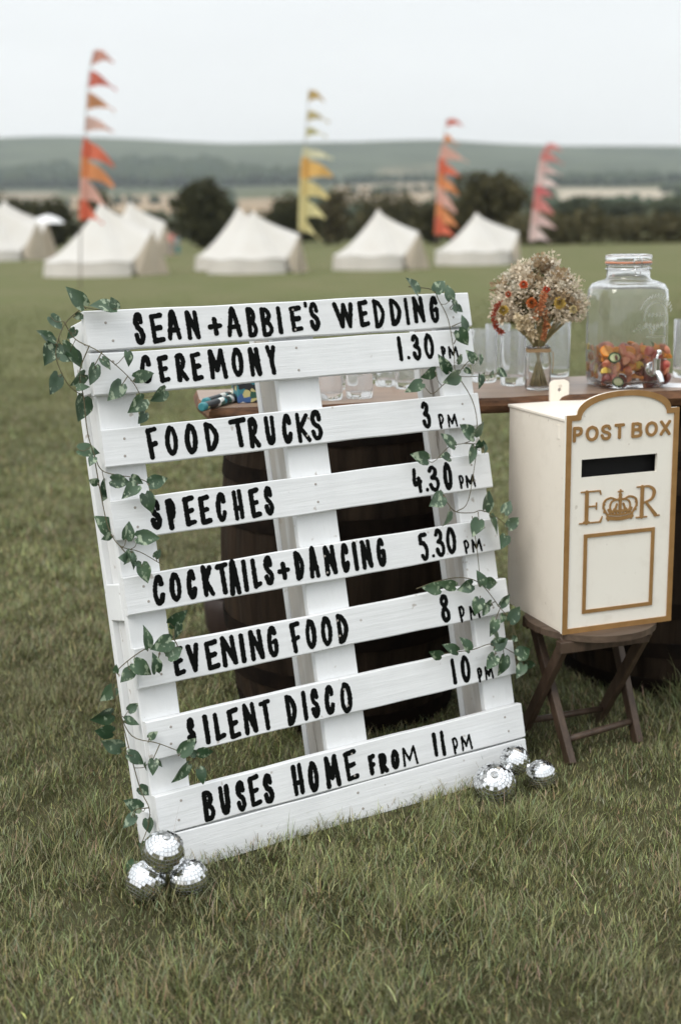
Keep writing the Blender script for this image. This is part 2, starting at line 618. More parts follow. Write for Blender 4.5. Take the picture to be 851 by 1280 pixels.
# measured on the sign itself (metres across, into, up)
LETTERS = [
 [('S',0.1030,0.1290,1.1258,1.1982),('E',0.1415,0.1747,1.1257,1.1937),('A',0.1792,0.2131,1.1316,1.1960),('N',0.2248,0.2588,1.1289,1.1951),('+',0.2777,0.3133,1.1356,1.1780),('A',0.3227,0.3598,1.1302,1.1966),('B',0.3739,0.4007,1.1269,1.1960),('B',0.4094,0.4404,1.1262,1.1940),('I',0.4524,0.4639,1.1301,1.1948),('E',0.4854,0.5183,1.1313,1.1935),("'",0.5249,0.5358,1.1873,1.2016),('S',0.5353,0.5639,1.1328,1.2007),('W',0.6022,0.6573,1.1325,1.1966),('E',0.6695,0.6996,1.1324,1.1988),('D',0.7104,0.7444,1.1290,1.1990),('D',0.7571,0.7918,1.1323,1.1997),('I',0.8007,0.8137,1.1312,1.1994),('N',0.8242,0.8599,1.1351,1.2010),('G',0.8737,0.9016,1.1322,1.2000)],
 [('C',0.1048,0.1325,1.0426,1.1048),('E',0.1465,0.1737,1.0394,1.1021),('R',0.1877,0.2162,1.0404,1.1035),('E',0.2243,0.2520,1.0376,1.1041),('M',0.2661,0.3110,1.0390,1.1073),('O',0.3223,0.3534,1.0407,1.1073),('N',0.3656,0.3967,1.0384,1.1059),('Y',0.4111,0.4379,1.0392,1.1078),('1',0.7672,0.7800,1.0471,1.1076),('.',0.7907,0.8004,1.0498,1.0588),('3',0.8070,0.8344,1.0448,1.1100),('0',0.8427,0.8734,1.0457,1.1091),('p',0.8905,0.9061,1.0449,1.0766),('m',0.9117,0.9438,1.0429,1.0739)],
 [('F',0.0972,0.1257,0.8793,0.9506),('O',0.1396,0.1711,0.8824,0.9489),('O',0.1860,0.2175,0.8817,0.9493),('D',0.2338,0.2682,0.8819,0.9488),('T',0.2951,0.3389,0.8846,0.9518),('R',0.3406,0.3691,0.8787,0.9493),('U',0.3828,0.4103,0.8823,0.9495),('C',0.4262,0.4527,0.8807,0.9500),('K',0.4628,0.4999,0.8787,0.9495),('S',0.5002,0.5328,0.8804,0.9521),('3',0.8094,0.8360,0.8782,0.9464),('p',0.8561,0.8743,0.8748,0.9126),('m',0.8824,0.9137,0.8756,0.9090)],
 [('S',0.0826,0.1093,0.7300,0.7958),('P',0.1198,0.1429,0.7243,0.7929),('E',0.1610,0.1898,0.7257,0.7934),('E',0.1973,0.2257,0.7241,0.7908),('C',0.2374,0.2636,0.7259,0.7917),('H',0.2790,0.3057,0.7239,0.7942),('E',0.3203,0.3480,0.7227,0.7923),('S',0.3563,0.3813,0.7252,0.7927),('4',0.7594,0.7874,0.7268,0.7895),('.',0.7942,0.8029,0.7293,0.7372),('3',0.8041,0.8377,0.7246,0.7907),('0',0.8492,0.8765,0.7242,0.7930),('p',0.8928,0.9093,0.7232,0.7582),('m',0.9126,0.9439,0.7225,0.7550)],
 [('C',0.0648,0.0928,0.5687,0.6350),('O',0.1039,0.1330,0.5699,0.6341),('C',0.1441,0.1682,0.5696,0.6354),('K',0.1810,0.2089,0.5688,0.6397),('T',0.2160,0.2470,0.5673,0.6393),('A',0.2448,0.2725,0.5618,0.6381),('I',0.2804,0.2913,0.5650,0.6381),('L',0.3024,0.3259,0.5668,0.6372),('S',0.3327,0.3578,0.5689,0.6380),('+',0.3663,0.3999,0.5768,0.6187),('D',0.4116,0.4375,0.5699,0.6375),('A',0.4480,0.4753,0.5682,0.6395),('N',0.4884,0.5227,0.5685,0.6392),('C',0.5336,0.5565,0.5689,0.6384),('I',0.5675,0.5796,0.5687,0.6375),('N',0.5882,0.6202,0.5685,0.6385),('G',0.6322,0.6574,0.5688,0.6381),('5',0.7517,0.7803,0.5635,0.6338),('.',0.7871,0.7949,0.5699,0.5763),('3',0.7984,0.8284,0.5661,0.6366),('0',0.8319,0.8629,0.5682,0.6358),('p',0.8820,0.8999,0.5635,0.5979),('m',0.9050,0.9380,0.5636,0.5966)],
 [('E',0.0889,0.1172,0.4101,0.4765),('V',0.1220,0.1525,0.4123,0.4764),('E',0.1648,0.1983,0.4082,0.4760),('N',0.2022,0.2422,0.4098,0.4794),('I',0.2492,0.2624,0.4106,0.4778),('N',0.2720,0.3090,0.4099,0.4803),('G',0.3173,0.3456,0.4097,0.4817),('F',0.3772,0.4042,0.4083,0.4813),('O',0.4150,0.4445,0.4104,0.4800),('O',0.4557,0.4868,0.4095,0.4794),('D',0.4989,0.5293,0.4088,0.4794),('8',0.7876,0.8186,0.4085,0.4772),('p',0.8412,0.8603,0.4008,0.4413),('m',0.8720,0.9056,0.4007,0.4369)],
 [('S',0.0983,0.1196,0.2577,0.3206),('I',0.1358,0.1539,0.2538,0.3194),('L',0.1623,0.1894,0.2538,0.3187),('E',0.1965,0.2258,0.2500,0.3206),('N',0.2333,0.2686,0.2522,0.3237),('T',0.2752,0.3054,0.2529,0.3230),('D',0.3404,0.3688,0.2497,0.3224),('I',0.3840,0.3953,0.2544,0.3233),('S',0.4045,0.4290,0.2535,0.3239),('C',0.4416,0.4678,0.2544,0.3230),('O',0.4820,0.5150,0.2479,0.3210),('1',0.7968,0.8126,0.2557,0.3204),('0',0.8258,0.8550,0.2534,0.3211),('p',0.8718,0.8882,0.2458,0.2836),('m',0.8943,0.9219,0.2475,0.2827)],
 [('B',0.1114,0.1402,0.0899,0.1574),('U',0.1513,0.1780,0.0933,0.1595),('S',0.1909,0.2160,0.0908,0.1601),('E',0.2239,0.2531,0.0921,0.1650),('S',0.2584,0.2852,0.0922,0.1610),('H',0.3328,0.3624,0.0924,0.1656),('O',0.3736,0.4013,0.0900,0.1619),('M',0.4170,0.4570,0.0891,0.1643),('E',0.4702,0.5062,0.0920,0.1656),('f',0.5338,0.5540,0.0938,0.1433),('r',0.5620,0.5873,0.0902,0.1397),('o',0.5952,0.6195,0.0928,0.1406),('m',0.6268,0.6709,0.0918,0.1391),('1',0.7172,0.7299,0.0953,0.1552),('1',0.7400,0.7528,0.0937,0.1563),('p',0.7714,0.7904,0.0891,0.1315),('m',0.7971,0.8316,0.0917,0.1304)],
]
LEFT_LEAVES = [(-0.009,-0.025,1.212,-0.045,-0.032,1.255),(0.054,-0.028,1.205,-0.001,-0.035,1.211),(0.058,-0.034,1.201,0.049,-0.035,1.226),(-0.057,0.049,1.204,-0.034,0.046,1.174),(-0.059,0.060,1.155,-0.089,0.054,1.185),(-0.065,0.023,1.142,-0.092,0.016,1.102),(-0.064,0.034,1.079,-0.088,0.024,1.039),(-0.042,0.042,1.143,-0.012,0.034,1.096),(-0.028,0.043,1.127,-0.004,0.036,1.087),(-0.003,-0.027,1.086,-0.020,-0.027,1.042),(-0.010,0.023,1.075,-0.044,0.014,1.053),(-0.013,0.040,1.028,-0.031,0.029,0.979),(0.018,0.046,1.138,0.040,0.041,1.110),(0.067,-0.041,1.108,0.065,-0.051,1.074),(0.083,-0.022,1.055,0.144,-0.024,1.063),(0.050,-0.025,1.044,0.014,-0.036,1.010),(0.143,-0.030,1.022,0.103,-0.037,0.999),(0.094,-0.027,1.008,0.055,-0.033,0.980),(0.093,-0.028,0.979,0.071,-0.033,0.955),(-0.042,0.031,0.919,0.000,0.020,0.909),(0.022,0.055,0.846,0.000,0.045,0.798),(0.046,-0.042,0.828,0.005,-0.050,0.805),(0.000,-0.024,0.846,0.037,-0.034,0.835),(0.076,-0.041,0.828,0.113,-0.052,0.836),(0.066,-0.033,0.808,0.076,-0.041,0.765),(0.013,0.048,0.739,-0.023,0.041,0.780),(0.013,-0.026,0.721,0.029,-0.027,0.758),(0.033,-0.039,0.720,0.087,-0.051,0.712),(0.017,-0.022,0.689,0.023,-0.032,0.656),(0.039,-0.029,0.663,0.046,-0.031,0.618),(0.084,-0.026,0.530,0.132,-0.036,0.550),(0.099,-0.039,0.526,0.085,-0.040,0.494),(0.026,-0.034,0.489,0.029,-0.034,0.548),(0.077,-0.036,0.494,0.028,-0.040,0.484),(0.034,-0.039,0.437,0.032,-0.051,0.476),(-0.009,-0.031,0.462,0.026,-0.043,0.429),(0.070,-0.027,0.460,0.109,-0.028,0.476),(-0.006,-0.008,0.446,-0.036,-0.010,0.427),(-0.037,0.033,0.410,-0.075,0.031,0.387),(-0.044,0.051,0.355,-0.091,0.047,0.348),(-0.047,0.053,0.316,-0.091,0.048,0.328),(-0.043,0.026,0.284,-0.085,0.019,0.309),(-0.013,0.029,0.358,0.009,0.022,0.369),(-0.026,0.025,0.340,0.006,0.020,0.324),(-0.036,0.007,0.271,-0.001,0.003,0.241),(0.015,0.026,0.243,0.040,0.020,0.211),(0.083,-0.020,0.225,0.037,-0.025,0.193),(0.065,-0.033,0.255,0.112,-0.033,0.284),(0.105,-0.034,0.248,0.140,-0.041,0.241),(0.108,-0.021,0.211,0.113,-0.029,0.174),(-0.009,0.038,0.190,0.012,0.033,0.169),(-0.012,0.042,0.145,-0.047,0.041,0.171),(-0.030,0.037,0.135,-0.061,0.026,0.115),(-0.007,0.022,0.123,-0.010,0.015,0.092),(-0.052,0.015,0.045,-0.076,0.012,0.020),(-0.025,0.032,0.074,-0.018,0.028,0.044),(-0.010,0.044,1.174,-0.031,0.044,1.153)]
RIGHT_LEAVES = [(0.822,-0.033,1.204,0.790,-0.041,1.241),(0.880,-0.027,1.206,0.919,-0.029,1.238),(0.914,-0.038,1.183,0.906,-0.041,1.222),(0.930,-0.024,1.181,0.940,-0.029,1.160),(0.919,-0.035,1.164,0.933,-0.037,1.147),(0.955,-0.027,1.107,0.946,-0.031,1.148),(0.925,-0.038,1.106,0.948,-0.044,1.061),(0.908,-0.039,1.031,0.933,-0.041,1.049),(0.888,-0.027,1.011,0.853,-0.035,1.063),(0.960,-0.039,1.030,0.936,-0.045,1.058),(0.990,-0.025,1.044,0.987,-0.026,1.014),(0.977,-0.032,0.994,0.970,-0.034,0.959),(0.908,-0.038,0.998,0.855,-0.048,0.981),(0.849,-0.024,1.014,0.804,-0.027,0.999),(0.797,-0.038,0.987,0.734,-0.045,0.968),(1.034,0.004,0.993,1.050,0.003,1.006),(1.085,0.036,1.006,1.113,0.032,0.989),(0.874,-0.028,0.830,0.829,-0.033,0.873),(0.935,-0.029,0.846,0.894,-0.034,0.882),(0.933,-0.040,0.854,0.973,-0.042,0.878),(0.938,-0.020,0.821,0.905,-0.031,0.760),(0.940,-0.039,0.818,0.934,-0.051,0.836),(0.963,-0.030,0.823,0.956,-0.041,0.801),(0.783,-0.040,0.804,0.740,-0.043,0.823),(0.851,-0.036,0.803,0.819,-0.046,0.811),(0.936,-0.035,0.667,0.959,-0.041,0.714),(0.999,-0.026,0.650,1.024,-0.030,0.681),(1.014,-0.015,0.612,1.051,-0.022,0.636),(0.919,-0.026,0.642,0.888,-0.036,0.603),(0.961,-0.021,0.647,0.974,-0.032,0.581),(0.988,-0.035,0.593,0.962,-0.046,0.565),(0.813,-0.040,0.712,0.768,-0.051,0.695),(0.830,-0.033,0.673,0.810,-0.033,0.635),(0.896,-0.036,0.486,0.891,-0.038,0.528),(0.911,-0.027,0.489,0.953,-0.035,0.481),(0.819,-0.032,0.494,0.758,-0.037,0.515),(0.768,-0.041,0.496,0.692,-0.048,0.512),(0.871,-0.028,0.490,0.825,-0.031,0.483),(0.941,-0.039,0.429,0.975,-0.045,0.452),(0.882,-0.037,0.453,0.861,-0.041,0.413),(0.909,-0.024,0.434,0.892,-0.031,0.408),(0.964,-0.038,0.386,1.009,-0.040,0.420),(0.922,-0.037,0.395,0.892,-0.048,0.357),(0.915,-0.038,0.369,0.916,-0.048,0.333),(0.919,-0.020,0.329,0.965,-0.028,0.343),(0.831,-0.039,0.338,0.812,-0.040,0.373),(0.805,-0.026,0.339,0.751,-0.029,0.370),(0.753,-0.032,0.337,0.715,-0.037,0.353),(0.910,-0.030,0.308,0.871,-0.040,0.278),(0.946,-0.020,0.299,0.926,-0.021,0.253),(0.984,-0.023,0.294,1.030,-0.024,0.306),(1.057,0.048,0.256,1.094,0.038,0.244),(0.998,-0.022,0.269,0.970,-0.028,0.239),(0.973,-0.027,0.342,0.989,-0.031,0.331)]
LEFT_STEMS = [[(-0.042,0.015,1.188),(-0.022,0.015,1.149),(0.014,-0.018,1.115),(0.069,-0.018,1.060),(0.090,-0.018,1.021),(0.095,-0.018,0.990)],[(-0.007,-0.018,1.210),(-0.023,0.015,1.198),(-0.044,0.015,1.178),(-0.062,0.015,1.145),(-0.069,0.015,1.109),(-0.052,0.015,1.057),(-0.022,0.015,1.028)],[(-0.006,-0.018,1.130),(-0.023,0.015,1.080),(-0.022,0.015,1.026),(-0.024,0.015,0.953),(-0.016,0.015,0.905),(-0.004,0.015,0.870),(0.021,-0.018,0.854),(0.056,-0.018,0.845),(0.081,-0.018,0.832),(0.091,-0.018,0.816)],[(-0.017,0.015,0.902),(-0.013,0.015,0.808),(-0.007,0.015,0.748),(-0.000,-0.018,0.708),(0.042,-0.018,0.689),(0.088,-0.018,0.655)],[(-0.000,-0.018,0.708),(0.022,-0.018,0.675),(0.046,-0.018,0.657)],[(0.104,-0.018,0.528),(0.093,-0.018,0.501),(0.059,-0.018,0.493),(0.012,-0.018,0.481),(-0.025,0.015,0.452),(-0.044,0.015,0.430),(-0.046,0.015,0.393)],[(-0.043,0.015,0.413),(-0.040,0.015,0.370),(-0.019,0.015,0.306),(0.028,-0.018,0.282),(0.104,-0.018,0.234)],[(-0.038,0.015,0.361),(-0.030,0.015,0.291),(-0.017,0.015,0.194),(-0.015,-0.018,0.155),(-0.009,0.015,0.114),(-0.033,0.015,0.072),(-0.052,0.015,0.031)],[(-0.004,0.015,0.148),(-0.033,0.015,0.151),(-0.044,0.015,0.137)],[(0.069,-0.018,1.060),(0.052,-0.018,1.041)],[(0.020,-0.018,1.115),(-0.002,-0.018,1.086)],[(-0.068,0.015,1.140),(-0.057,0.015,1.148)],[(0.088,-0.018,0.502),(0.097,-0.018,0.474),(0.072,-0.018,0.461)],[(0.043,-0.018,0.436),(0.056,-0.018,0.473),(0.067,-0.018,0.488)],[(0.028,-0.018,0.282),(0.005,-0.018,0.249)],[(0.104,-0.018,0.234),(0.084,-0.018,0.225)]]
RIGHT_STEMS = [[(0.809,-0.018,1.222),(0.877,-0.018,1.212),(0.892,-0.018,1.186),(0.913,-0.018,1.136),(0.917,-0.018,1.057),(0.918,-0.018,1.002),(0.987,-0.018,0.993),(1.068,0.015,0.998)],[(0.918,-0.018,1.002),(0.876,-0.018,0.982),(0.837,-0.018,0.961),(0.813,-0.018,0.986)],[(0.918,-0.018,1.002),(0.956,-0.018,1.031),(0.974,-0.018,1.034)],[(0.920,-0.018,1.077),(0.945,-0.018,1.109)],[(0.922,-0.018,1.165),(0.939,-0.018,1.178)],[(0.922,-0.018,1.120),(0.966,-0.018,1.133)],[(0.918,-0.018,1.002),(0.953,-0.018,0.936),(0.958,-0.018,0.876),(0.938,-0.018,0.842),(0.912,-0.018,0.833),(0.868,-0.018,0.830),(0.823,-0.018,0.801)],[(0.912,-0.018,0.833),(0.960,-0.018,0.824),(0.971,-0.018,0.803)],[(0.938,-0.018,0.842),(0.952,-0.018,0.855)],[(0.824,-0.018,0.729),(0.841,-0.018,0.692),(0.862,-0.018,0.670),(0.909,-0.018,0.662),(0.938,-0.018,0.664),(0.975,-0.018,0.645),(1.006,-0.018,0.619)],[(0.862,-0.018,0.670),(0.902,-0.018,0.694),(0.949,-0.018,0.818)],[(0.926,-0.018,0.662),(0.925,-0.018,0.640)],[(0.718,-0.018,0.504),(0.777,-0.018,0.512),(0.848,-0.018,0.511),(0.905,-0.018,0.487),(0.955,-0.018,0.419),(0.985,-0.018,0.374),(0.981,-0.018,0.334),(0.996,-0.018,0.287)],[(0.907,-0.018,0.654),(0.908,-0.018,0.565),(0.905,-0.018,0.487)],[(0.900,-0.018,0.458),(0.896,-0.018,0.448)],[(0.941,-0.018,0.437),(0.913,-0.018,0.430)],[(0.761,-0.018,0.339),(0.855,-0.018,0.333),(0.917,-0.018,0.336),(0.974,-0.018,0.305),(1.044,0.015,0.262)],[(0.955,-0.018,0.419),(0.938,-0.018,0.392),(0.924,-0.018,0.333)],[(0.929,-0.018,0.332),(0.919,-0.018,0.305)],[(0.947,-0.018,0.324),(0.948,-0.018,0.298)],[(0.985,-0.018,0.374),(1.006,-0.018,0.269)]]


# ================================================================== THE SETTING
random.seed(11)
rs0 = np.random.RandomState(5)

# ---- ground, rising to the fields and the downs beyond: one sheet
CREST_PX = [-600, 0, 100, 200, 300, 450, 550, 600, 700, 851, 1450]
CREST_UP = [96, 108, 109, 106, 100, 96.5, 99, 96, 91, 85, 70]
PROF_D = [0, 150, 300, 520, 800, 1200, 1600, 1900, 2300, 2600, 3200, 6000]
PROF_R = [0, 0, 1.5, 9, 22, 36, 50, 74, 102, 96, 70, 20]


def terrain_z(x, y):
    pxx = 425.5 + FPX * x / max(y, 1.0)
    if y < 150: return 0.0
    cf = np.interp(pxx, CREST_PX, CREST_UP) / 102.0
    wob = 2.5 * math.sin(x * 0.011 + 1) * math.sin(y * 0.006) if y > 500 else 0
    rise = np.interp(y, PROF_D, PROF_R)
    if y > 1500: rise *= 1 + (cf - 1) * min(1, (y - 1500) / 600)
    k = min(1, (y - 150) / 150)
    return k * (CAM_H + rise * y / FPX + wob)


dist = list(np.concatenate([[-30, -8, 0, 2, 4, 7, 12, 20, 35, 60, 100, 150], np.linspace(200, 1200, 34), np.linspace(1225, 2700, 60), [2900, 3200, 4000, 6000]]))
angs = np.linspace(-0.62, 0.62, 150)
mb = MB()
for d in dist:
    for a in angs:
        x = a * max(d, 60) * (1 if d > 0 else 1)
        mb.v.append((x, d, terrain_z(x, d)))
na = len(angs)
for i in range(len(dist) - 1):
    for k in range(na - 1):
        mb.f.append((i * na + k, i * na + k + 1, (i + 1) * na + k + 1, (i + 1) * na + k))

m, t, b = newmat("turf and fields")
b.inputs['Roughness'].default_value = 0.9
b.inputs['Specular IOR Level'].default_value = 0.1
att = t.nodes.new('ShaderNodeAttribute')
att.attribute_name = 'Col'
v1 = coords(t, 'Object', (0.55, 0.22, 0.5))
v2 = coords(t, 'Object', (9, 9, 9))
v3 = coords(t, 'Object', (0.010, 0.010, 0.02))
n1, n2, n3 = noise(t, v1, 1, 5), noise(t, v2, 1, 5, 0.7), noise(t, v3, 1, 6, 0.65)
c = mixc(t, rng(t, n1, 0.42, 0.66, 0, 0.6), att.outputs['Color'], (0.175, 0.158, 0.082))
c = mixc(t, rng(t, n2, 0.40, 0.70, 0, 0.45), c, (0.045, 0.05, 0.022))
geo = t.nodes.new('ShaderNodeNewGeometry')
sp = t.nodes.new('ShaderNodeSeparateXYZ')
t.links.new(geo.outputs['Position'], sp.inputs[0])
far = rng(t, sp.outputs['Y'], 120, 220)
down = rng(t, sp.outputs['Y'], 1450, 1650)
cf_ = mixc(t, mul(t, rng(t, n3, 0.44, 0.60, 0.0, 0.9), rng(t, down, 0, 1, 0.25, 1)), att.outputs['Color'], (0.05, 0.064, 0.036))
t.links.new(mixc(t, far, c, cf_), b.inputs['Base Color'])
bump(t, b, n2, 0.6, 0.02)
MAT_GROUND = m
ground = mb.build('ground', m, smooth=True)
tag(ground, 'mown meadow running out to stubble fields and the long down behind', 'ground', kind='structure')
# what grows where on that sheet: lawn, stubble fields, chalk down
cols = np.zeros((len(mb.v), 3))
for i, (x, y, z) in enumerate(mb.v):
    px = 425.5 + FPX * x / max(y, 60)
    if y <= 5: c = (0.050, 0.048, 0.024)
    elif y <= 8: c = (0.085, 0.085, 0.038)
    elif y <= 160: c = (0.128, 0.137, 0.054)
    elif y < 460: c = (0.08, 0.088, 0.042)
    elif y < 1500:
        c = (0.098, 0.105, 0.05)
        if 105 < px < 296 and 650 < y < 1380: c = (0.36, 0.265, 0.17)
        elif 300 < px < 372 and 600 < y < 1120: c = (0.34, 0.25, 0.16)
        elif 425 < px < 552 and 840 < y < 1580: c = (0.34, 0.265, 0.18)
        elif 694 < px < 826 and 880 < y < 1330: c = (0.42, 0.36, 0.27)
        elif px < 96 and 1050 < y < 1560: c = (0.27, 0.22, 0.15)
    else:
        c = (0.088, 0.104, 0.062)
        if 480 < px < 545 and y < 1900: c = (0.20, 0.175, 0.11)
    cols[i] = c
set_cols(ground, cols)

# ---- the air: hills fade to blue-grey
hz = MB()
hz.box(-2600, 2600, -40, 3400, -12, 235)
ho = hz.build('haze', None)
hm = bpy.data.materials.new('haze air')
hm.use_nodes = True
ht = hm.node_tree
ht.nodes.clear()
pv = ht.nodes.new('ShaderNodeVolumePrincipled')
pv.inputs['Color'].default_value = (0.86, 0.93, 0.98, 1)
pv.inputs['Density'].default_value = 0.00016
pv.inputs['Anisotropy'].default_value = 0.2
hout = ht.nodes.new('ShaderNodeOutputMaterial')
ht.links.new(pv.outputs[0], hout.inputs['Volume'])
ho.data.materials.append(hm)
tag(ho, 'thin pale summer haze over the fields', 'haze', kind='stuff')

# ---- grass near the camera: real blades, thinning with distance
def grass_patch(y0, y1, dens, hgt, wid, seed):
    rs = np.random.RandomState(seed)
    half = lambda y: 0.32 * y + 0.75
    area = (half(y0) + half(y1)) * (y1 - y0)
    n = int(area * dens)
    y = y0 + (y1 - y0) * rs.rand(n)
    x = (rs.rand(n) * 2 - 1) * (0.32 * y + 0.75)
    # tufts: blades gather, and a patch shares its lean
    tuft = np.sin(x * 9.1 + 2 * np.sin(y * 5.3)) * np.sin(y * 8.3 + 2 * np.sin(x * 4.1)) + 0.6 * np.sin(x * 23 + y * 3) * np.sin(y * 19 - x * 7)
    keep = rs.rand(n) < 0.72 + 0.28 * tuft
    x, y, tuft = x[keep], y[keep], tuft[keep]
    n = len(x)
    boost = np.ones(n)
    away = np.zeros((n, 2))
    if y0 < 4.6:
        for tx_, ty_ in TUFTS:                 # longer tufts that splay outwards
            d2 = (x - tx_) ** 2 + (y - ty_) ** 2
            k_ = np.exp(-d2 / .0045)
            boost += 0.85 * k_
            away += k_[:, None] * np.stack([x - tx_, y - ty_], 1) / (np.sqrt(d2)[:, None] + 1e-4)
    h = hgt * np.exp(rs.randn(n) * 0.36) * (1 + 0.30 * tuft) * boost
    lean_a = 2.4 * np.sin(x * 11 + y * 7.9 + 2 * np.sin(y * 5)) + 2.2 * np.sin(y * 12.9 - x * 8.3 + 1) + rs.randn(n) * 1.2
    lean = np.clip(1.05 + rs.randn(n) * 0.45, 0.08, 1.9)
    curl = rs.uniform(0.15, 1.05, n)
    am = np.hypot(away[:, 0], away[:, 1])
    sel = rs.rand(n) < am
    lean_a[sel] = np.arctan2(away[sel, 1], away[sel, 0]) + rs.randn(sel.sum()) * .35
    flat = rs.rand(n) < 0.24              # dead straw lying in the sward
    lean[flat] = rs.uniform(1.1, 1.6, flat.sum())
    h[flat] *= rs.uniform(.5, 1.0, flat.sum())
    lean_a[flat] = rs.rand(flat.sum()) * 6.283
    ta = rs.rand(n) * 6.283
    K = 3
    V = np.zeros((n, K * 2 + 1, 3))
    px, py, pz = x.copy(), y.copy(), np.where(flat, rs.uniform(0.004, 0.022, n), -0.004)
    seg = h / K
    for k in range(K + 1):
        f = k / K
        wk = wid * (0.8 + 0.4 * rs.rand(n)) * (1 - f ** 1.6) * 0.5
        sx, sy = -np.sin(lean_a + 0.5 * np.sin(ta)) * wk, np.cos(lean_a + 0.5 * np.sin(ta)) * wk
        if k < K:
            V[:, 2 * k] = np.stack([px - sx, py - sy, pz], 1)
            V[:, 2 * k + 1] = np.stack([px + sx, py + sy, pz], 1)
        else:
            V[:, 2 * K] = np.stack([px, py, pz], 1)
        an = lean * (0.35 + curl * f)
        an = np.minimum(an, 1.75)
        px = px + np.cos(lean_a) * np.sin(an) * seg
        py = py + np.sin(lean_a) * np.sin(an) * seg
        pz = np.maximum(pz + np.cos(an) * seg, 0.002 + 0.004 * rs.rand(n))
    faces = np.array([[0, 1, 3, 2], [2, 3, 5, 4]])
    hue = rs.rand(n)
    pt = 0.5 + 0.5 * np.sin(x * 2.3 + 1.3 * np.sin(y * 1.7)) * np.sin(y * 2.7 + np.sin(x * 3.1))
    dry = (hue < 0.06 + 0.24 * pt ** 1.5) | (flat & (rs.rand(n) < .55))
    lum = np.exp(rs.randn(n) * 0.50)
    lum *= 1 + 0.30 * np.sin(x * 2.1 + 2.2 * np.sin(y * 1.3 + x)) * np.sin(y * 1.7 + 1.5 * np.sin(x * 1.9)) + 0.12 * np.sin(x * 7 + y * 3) * np.sin(y * 6 - x * 2)
    lum *= 1 + 0.20 * np.clip((x + .2) * .8, -.6, 1) * np.clip((3.6 - y) * .8, 0, 1)      # the near sward gets paler towards the right
    g = np.stack([0.136 + 0.044 * rs.rand(n), 0.149 + 0.040 * rs.rand(n), 0.060 + 0.024 * rs.rand(n)], 1) * lum[:, None]
    s_ = np.stack([0.225 + 0.13 * rs.rand(n), 0.212 + 0.115 * rs.rand(n), 0.118 + 0.06 * rs.rand(n)], 1)
    col = np.where(dry[:, None], s_, g)
    thatch = np.clip(np.sin(x * 1.7 + 3 * np.sin(y * .9)) * np.sin(y * 1.3 + 2 * np.sin(x * 1.1 + 1)) - .25, 0, 1)[:, None]
    col = col * (1 - .55 * thatch) + np.array([0.180, 0.160, 0.088]) * .55 * thatch
    brown = hue > 0.985
    col[brown] = (0.15, 0.115, 0.065)
    k_ = np.clip((y - 5.5) / 12, 0, 1)[:, None]            # far off, single blades merge into the lawn's own colour
    col = col * (1 - k_) + np.array([0.118, 0.127, 0.052]) * k_
    if y1 > 20:
        ok = rs.rand(n) > ((y - 14) / 12)
        V, col = V[ok], col[ok]
    return V, faces, col


TUFTS = [(rs0.uniform(-1.3, 1.5), rs0.uniform(2.0, 4.6)) for _ in range(34)] + [(0.66, 2.36), (0.52, 2.62), (-0.55, 2.75), (0.1, 2.3)]
Vs, Fq, Ft, Cs, base = [], [], [], [], 0
for args in ((1.5, 3.3, 52000, 0.027, 0.0020, 1), (3.3, 4.6, 32000, 0.027, 0.0026, 2), (4.6, 7.0, 11000, 0.032, 0.0042, 3), (7.0, 12.0, 3000, 0.033, 0.008, 4), (12.0, 26.0, 420, 0.032, 0.018, 5)):
    V, faces, col = grass_patch(*args)
    n, k = V.shape[:2]
    idx = base + np.arange(n)[:, None] * k
    Vs.append(V.reshape(-1, 3))
    Fq.append((idx[:, :, None] + faces[None]).reshape(-1, 4))
    Ft.append((idx + np.array([[4, 5, 6]])).reshape(-1, 3))
    Cs.append(np.repeat(col, k, 0))
    base += n * k
V, Fq, Ft, Cc = np.concatenate(Vs), np.concatenate(Fq), np.concatenate(Ft), np.concatenate(Cs)
me = bpy.data.meshes.new('grass')
me.vertices.add(len(V))
me.vertices.foreach_set('co', V.astype(np.float32).ravel())
loops = np.concatenate([Fq.ravel(), Ft.ravel()]).astype(np.int32)
me.loops.add(len(loops))
me.loops.foreach_set('vertex_index', loops)
me.polygons.add(len(Fq) + len(Ft))
me.polygons.foreach_set('loop_start', np.concatenate([np.arange(len(Fq)) * 4, len(Fq) * 4 + np.arange(len(Ft)) * 3]).astype(np.int32))
me.update(calc_edges=True)
me.polygons.foreach_set('use_smooth', np.ones(len(me.polygons), bool))
grass = bpy.data.objects.new('grass', me)
COL.objects.link(grass)
set_cols(grass, Cc)
me.materials.append(attr_mat('grass blade', 0.5, 0.3, 0.16))
tag(grass, 'short tousled meadow grass flecked with dry straw', 'grass', kind='stuff')


